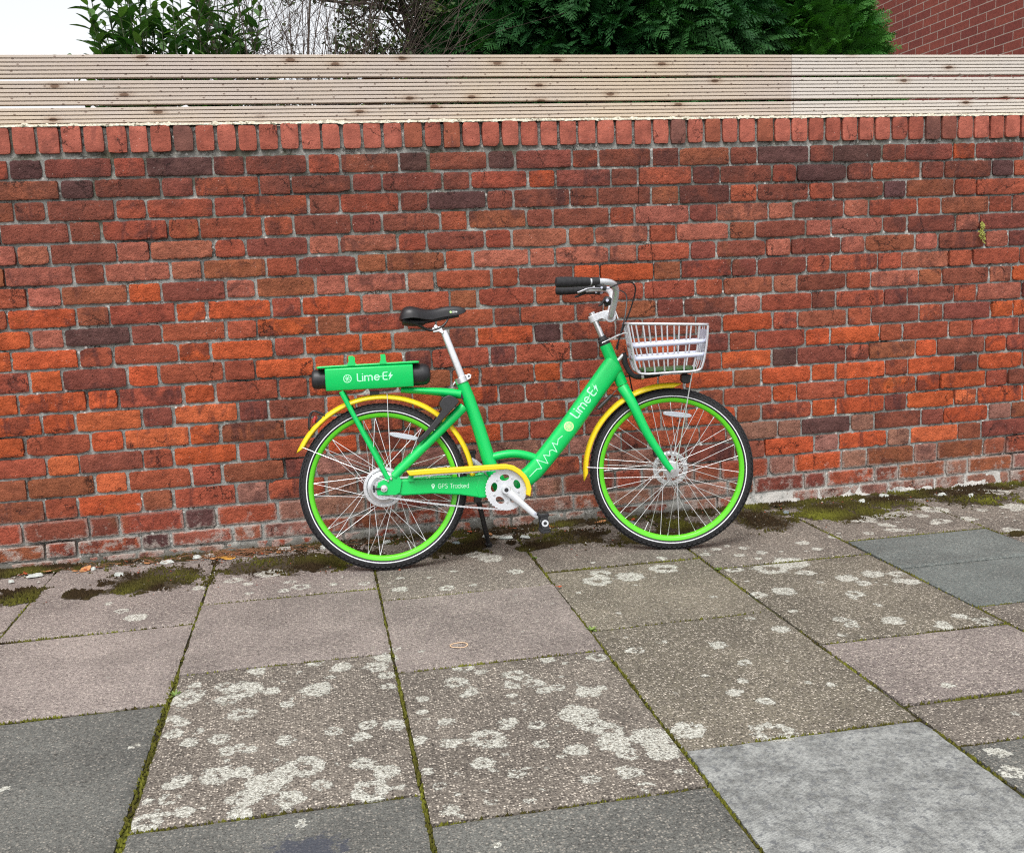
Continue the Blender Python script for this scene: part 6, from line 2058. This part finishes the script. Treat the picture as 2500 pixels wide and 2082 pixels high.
# weed growing from a joint high on the right of the wall
def weed():
    root = empty('wall_weed', (3.110, -.002, 1.27))
    tag(root, 'small yellow green weed hanging from a mortar joint high on the right of the wall', 'plant')
    st, lv, cols = MB(), MB(), []
    rng = random.Random(3)
    for k in range(5):
        a = rng.uniform(-.4, .4)
        pts = curve([(0, 0, 0), (.012 * a, -.014, -.012), (.04 * a, -.018, -.035 - .008 * k), (.05 * a + rng.uniform(-.008, .008), -.014, -.055 - .009 * k)], 5)
        st.tube(pts, .0009, 5)
        for p in pts[3:]:
            for q in range(2):
                d = Vector((rng.gauss(0, 1), rng.uniform(-1, .1), rng.gauss(0, .8)))
                leaf(lv, cols, p, d, Vector((0, -1, .4)), rng.uniform(.007, .013), rng.uniform(.002, .004), .2, (rng.random(), rng.random() * .6))
    st.build('stem', plain('weed_stem', lin(150, 130, 84, .8), .8), root)
    o = lv.build('foliage', leaf_material('weed_leaf', lin(110, 116, 46), lin(170, 172, 78), lin(206, 200, 120), .6), root, sharp=180)
    colattr(o.data, 'leafcol', cols)
weed()
# seedlings in the joints of the pavement
def seedling(x, y, s, label):
    root = empty('seedling', (x, y, -.004))
    tag(root, label, 'plant')
    lv, cols = MB(), []
    rng = random.Random(int(x * 1000))
    for k in range(14):
        a = rng.uniform(0, 6.28)
        leaf(lv, cols, Vector((0, 0, 0)), Vector((math.cos(a), math.sin(a), rng.uniform(.3, 1.2))), Vector((0, 0, 1)), s * rng.uniform(.6, 1.2), s * .16, .2, (rng.random(), rng.random() * .5))
    o = lv.build('foliage', SEED_M, root, sharp=180)
    colattr(o.data, 'leafcol', cols)
SEED_M = leaf_material('seedling_leaf', lin(70, 104, 40), lin(120, 150, 66), lin(170, 184, 110), .5)
seedling(-.455, -1.515, .020, 'pale green seedling where two joints meet, on the left of the pavement')
seedling(.797, -1.358, .020, 'small green seedling in the joint corner right of the rubber band')
seedling(1.420, -.885, .016, 'tiny green seedling in the slab joint below the front wheel')
seedling(.800, -.52, .016, 'thin green seedling in the slab joint between the two wheels')

# the long crack that runs down through the courses right of the handlebar
def wall_crack(pts, wd):
    bw = next(o for o in wall.children if o.name.startswith('brickwork'))
    tree = BVHTree.FromPolygons([v.co for v in bw.data.vertices], [list(p.vertices) for p in bw.data.polygons])
    rng = random.Random(5)
    P = []
    for i in range(len(pts) - 1):
        a, b = Vector(pts[i]), Vector(pts[i + 1])
        n = max(2, int((b - a).length / .006))
        for k in range(n):
            q = a.lerp(b, k / n)
            P.append(q + Vector((.004 * nz(q.x * 30, 0, q.y * 45) + rng.uniform(-.0006, .0006), 0)))
    mb = MB()
    vs = []
    for i, q in enumerate(P):
        w_ = wd * (.6 + .8 * abs(nz(q.x * 20, 4, q.y * 25)))
        for s_ in (-1, 1):
            h = tree.ray_cast(Vector((q.x + s_ * w_, -1, q.y)), Vector((0, 1, 0)))[0]
            vs.append((q.x + s_ * w_, (h.y if h and h.y < .006 else .003) - .0009, q.y))
    mb.add(vs, [(2 * i, 2 * i + 1, 2 * i + 3, 2 * i + 2) for i in range(len(P) - 1)])
    return mb.build('crack', plain('crack_shadow', (.012, .010, .009), 1.0, spec=.05), wall, sharp=180)
wall_crack([(1.437, 1.60), (1.435, 1.554), (1.429, 1.461), (1.426, 1.393), (1.430, 1.360), (1.470, 1.345), (1.479, 1.312), (1.482, 1.205), (1.486, 1.163), (1.494, 1.109), (1.484, 1.066), (1.490, .972), (1.496, .931), (1.504, .905), (1.47, .86), (1.475, .78)], .0012)
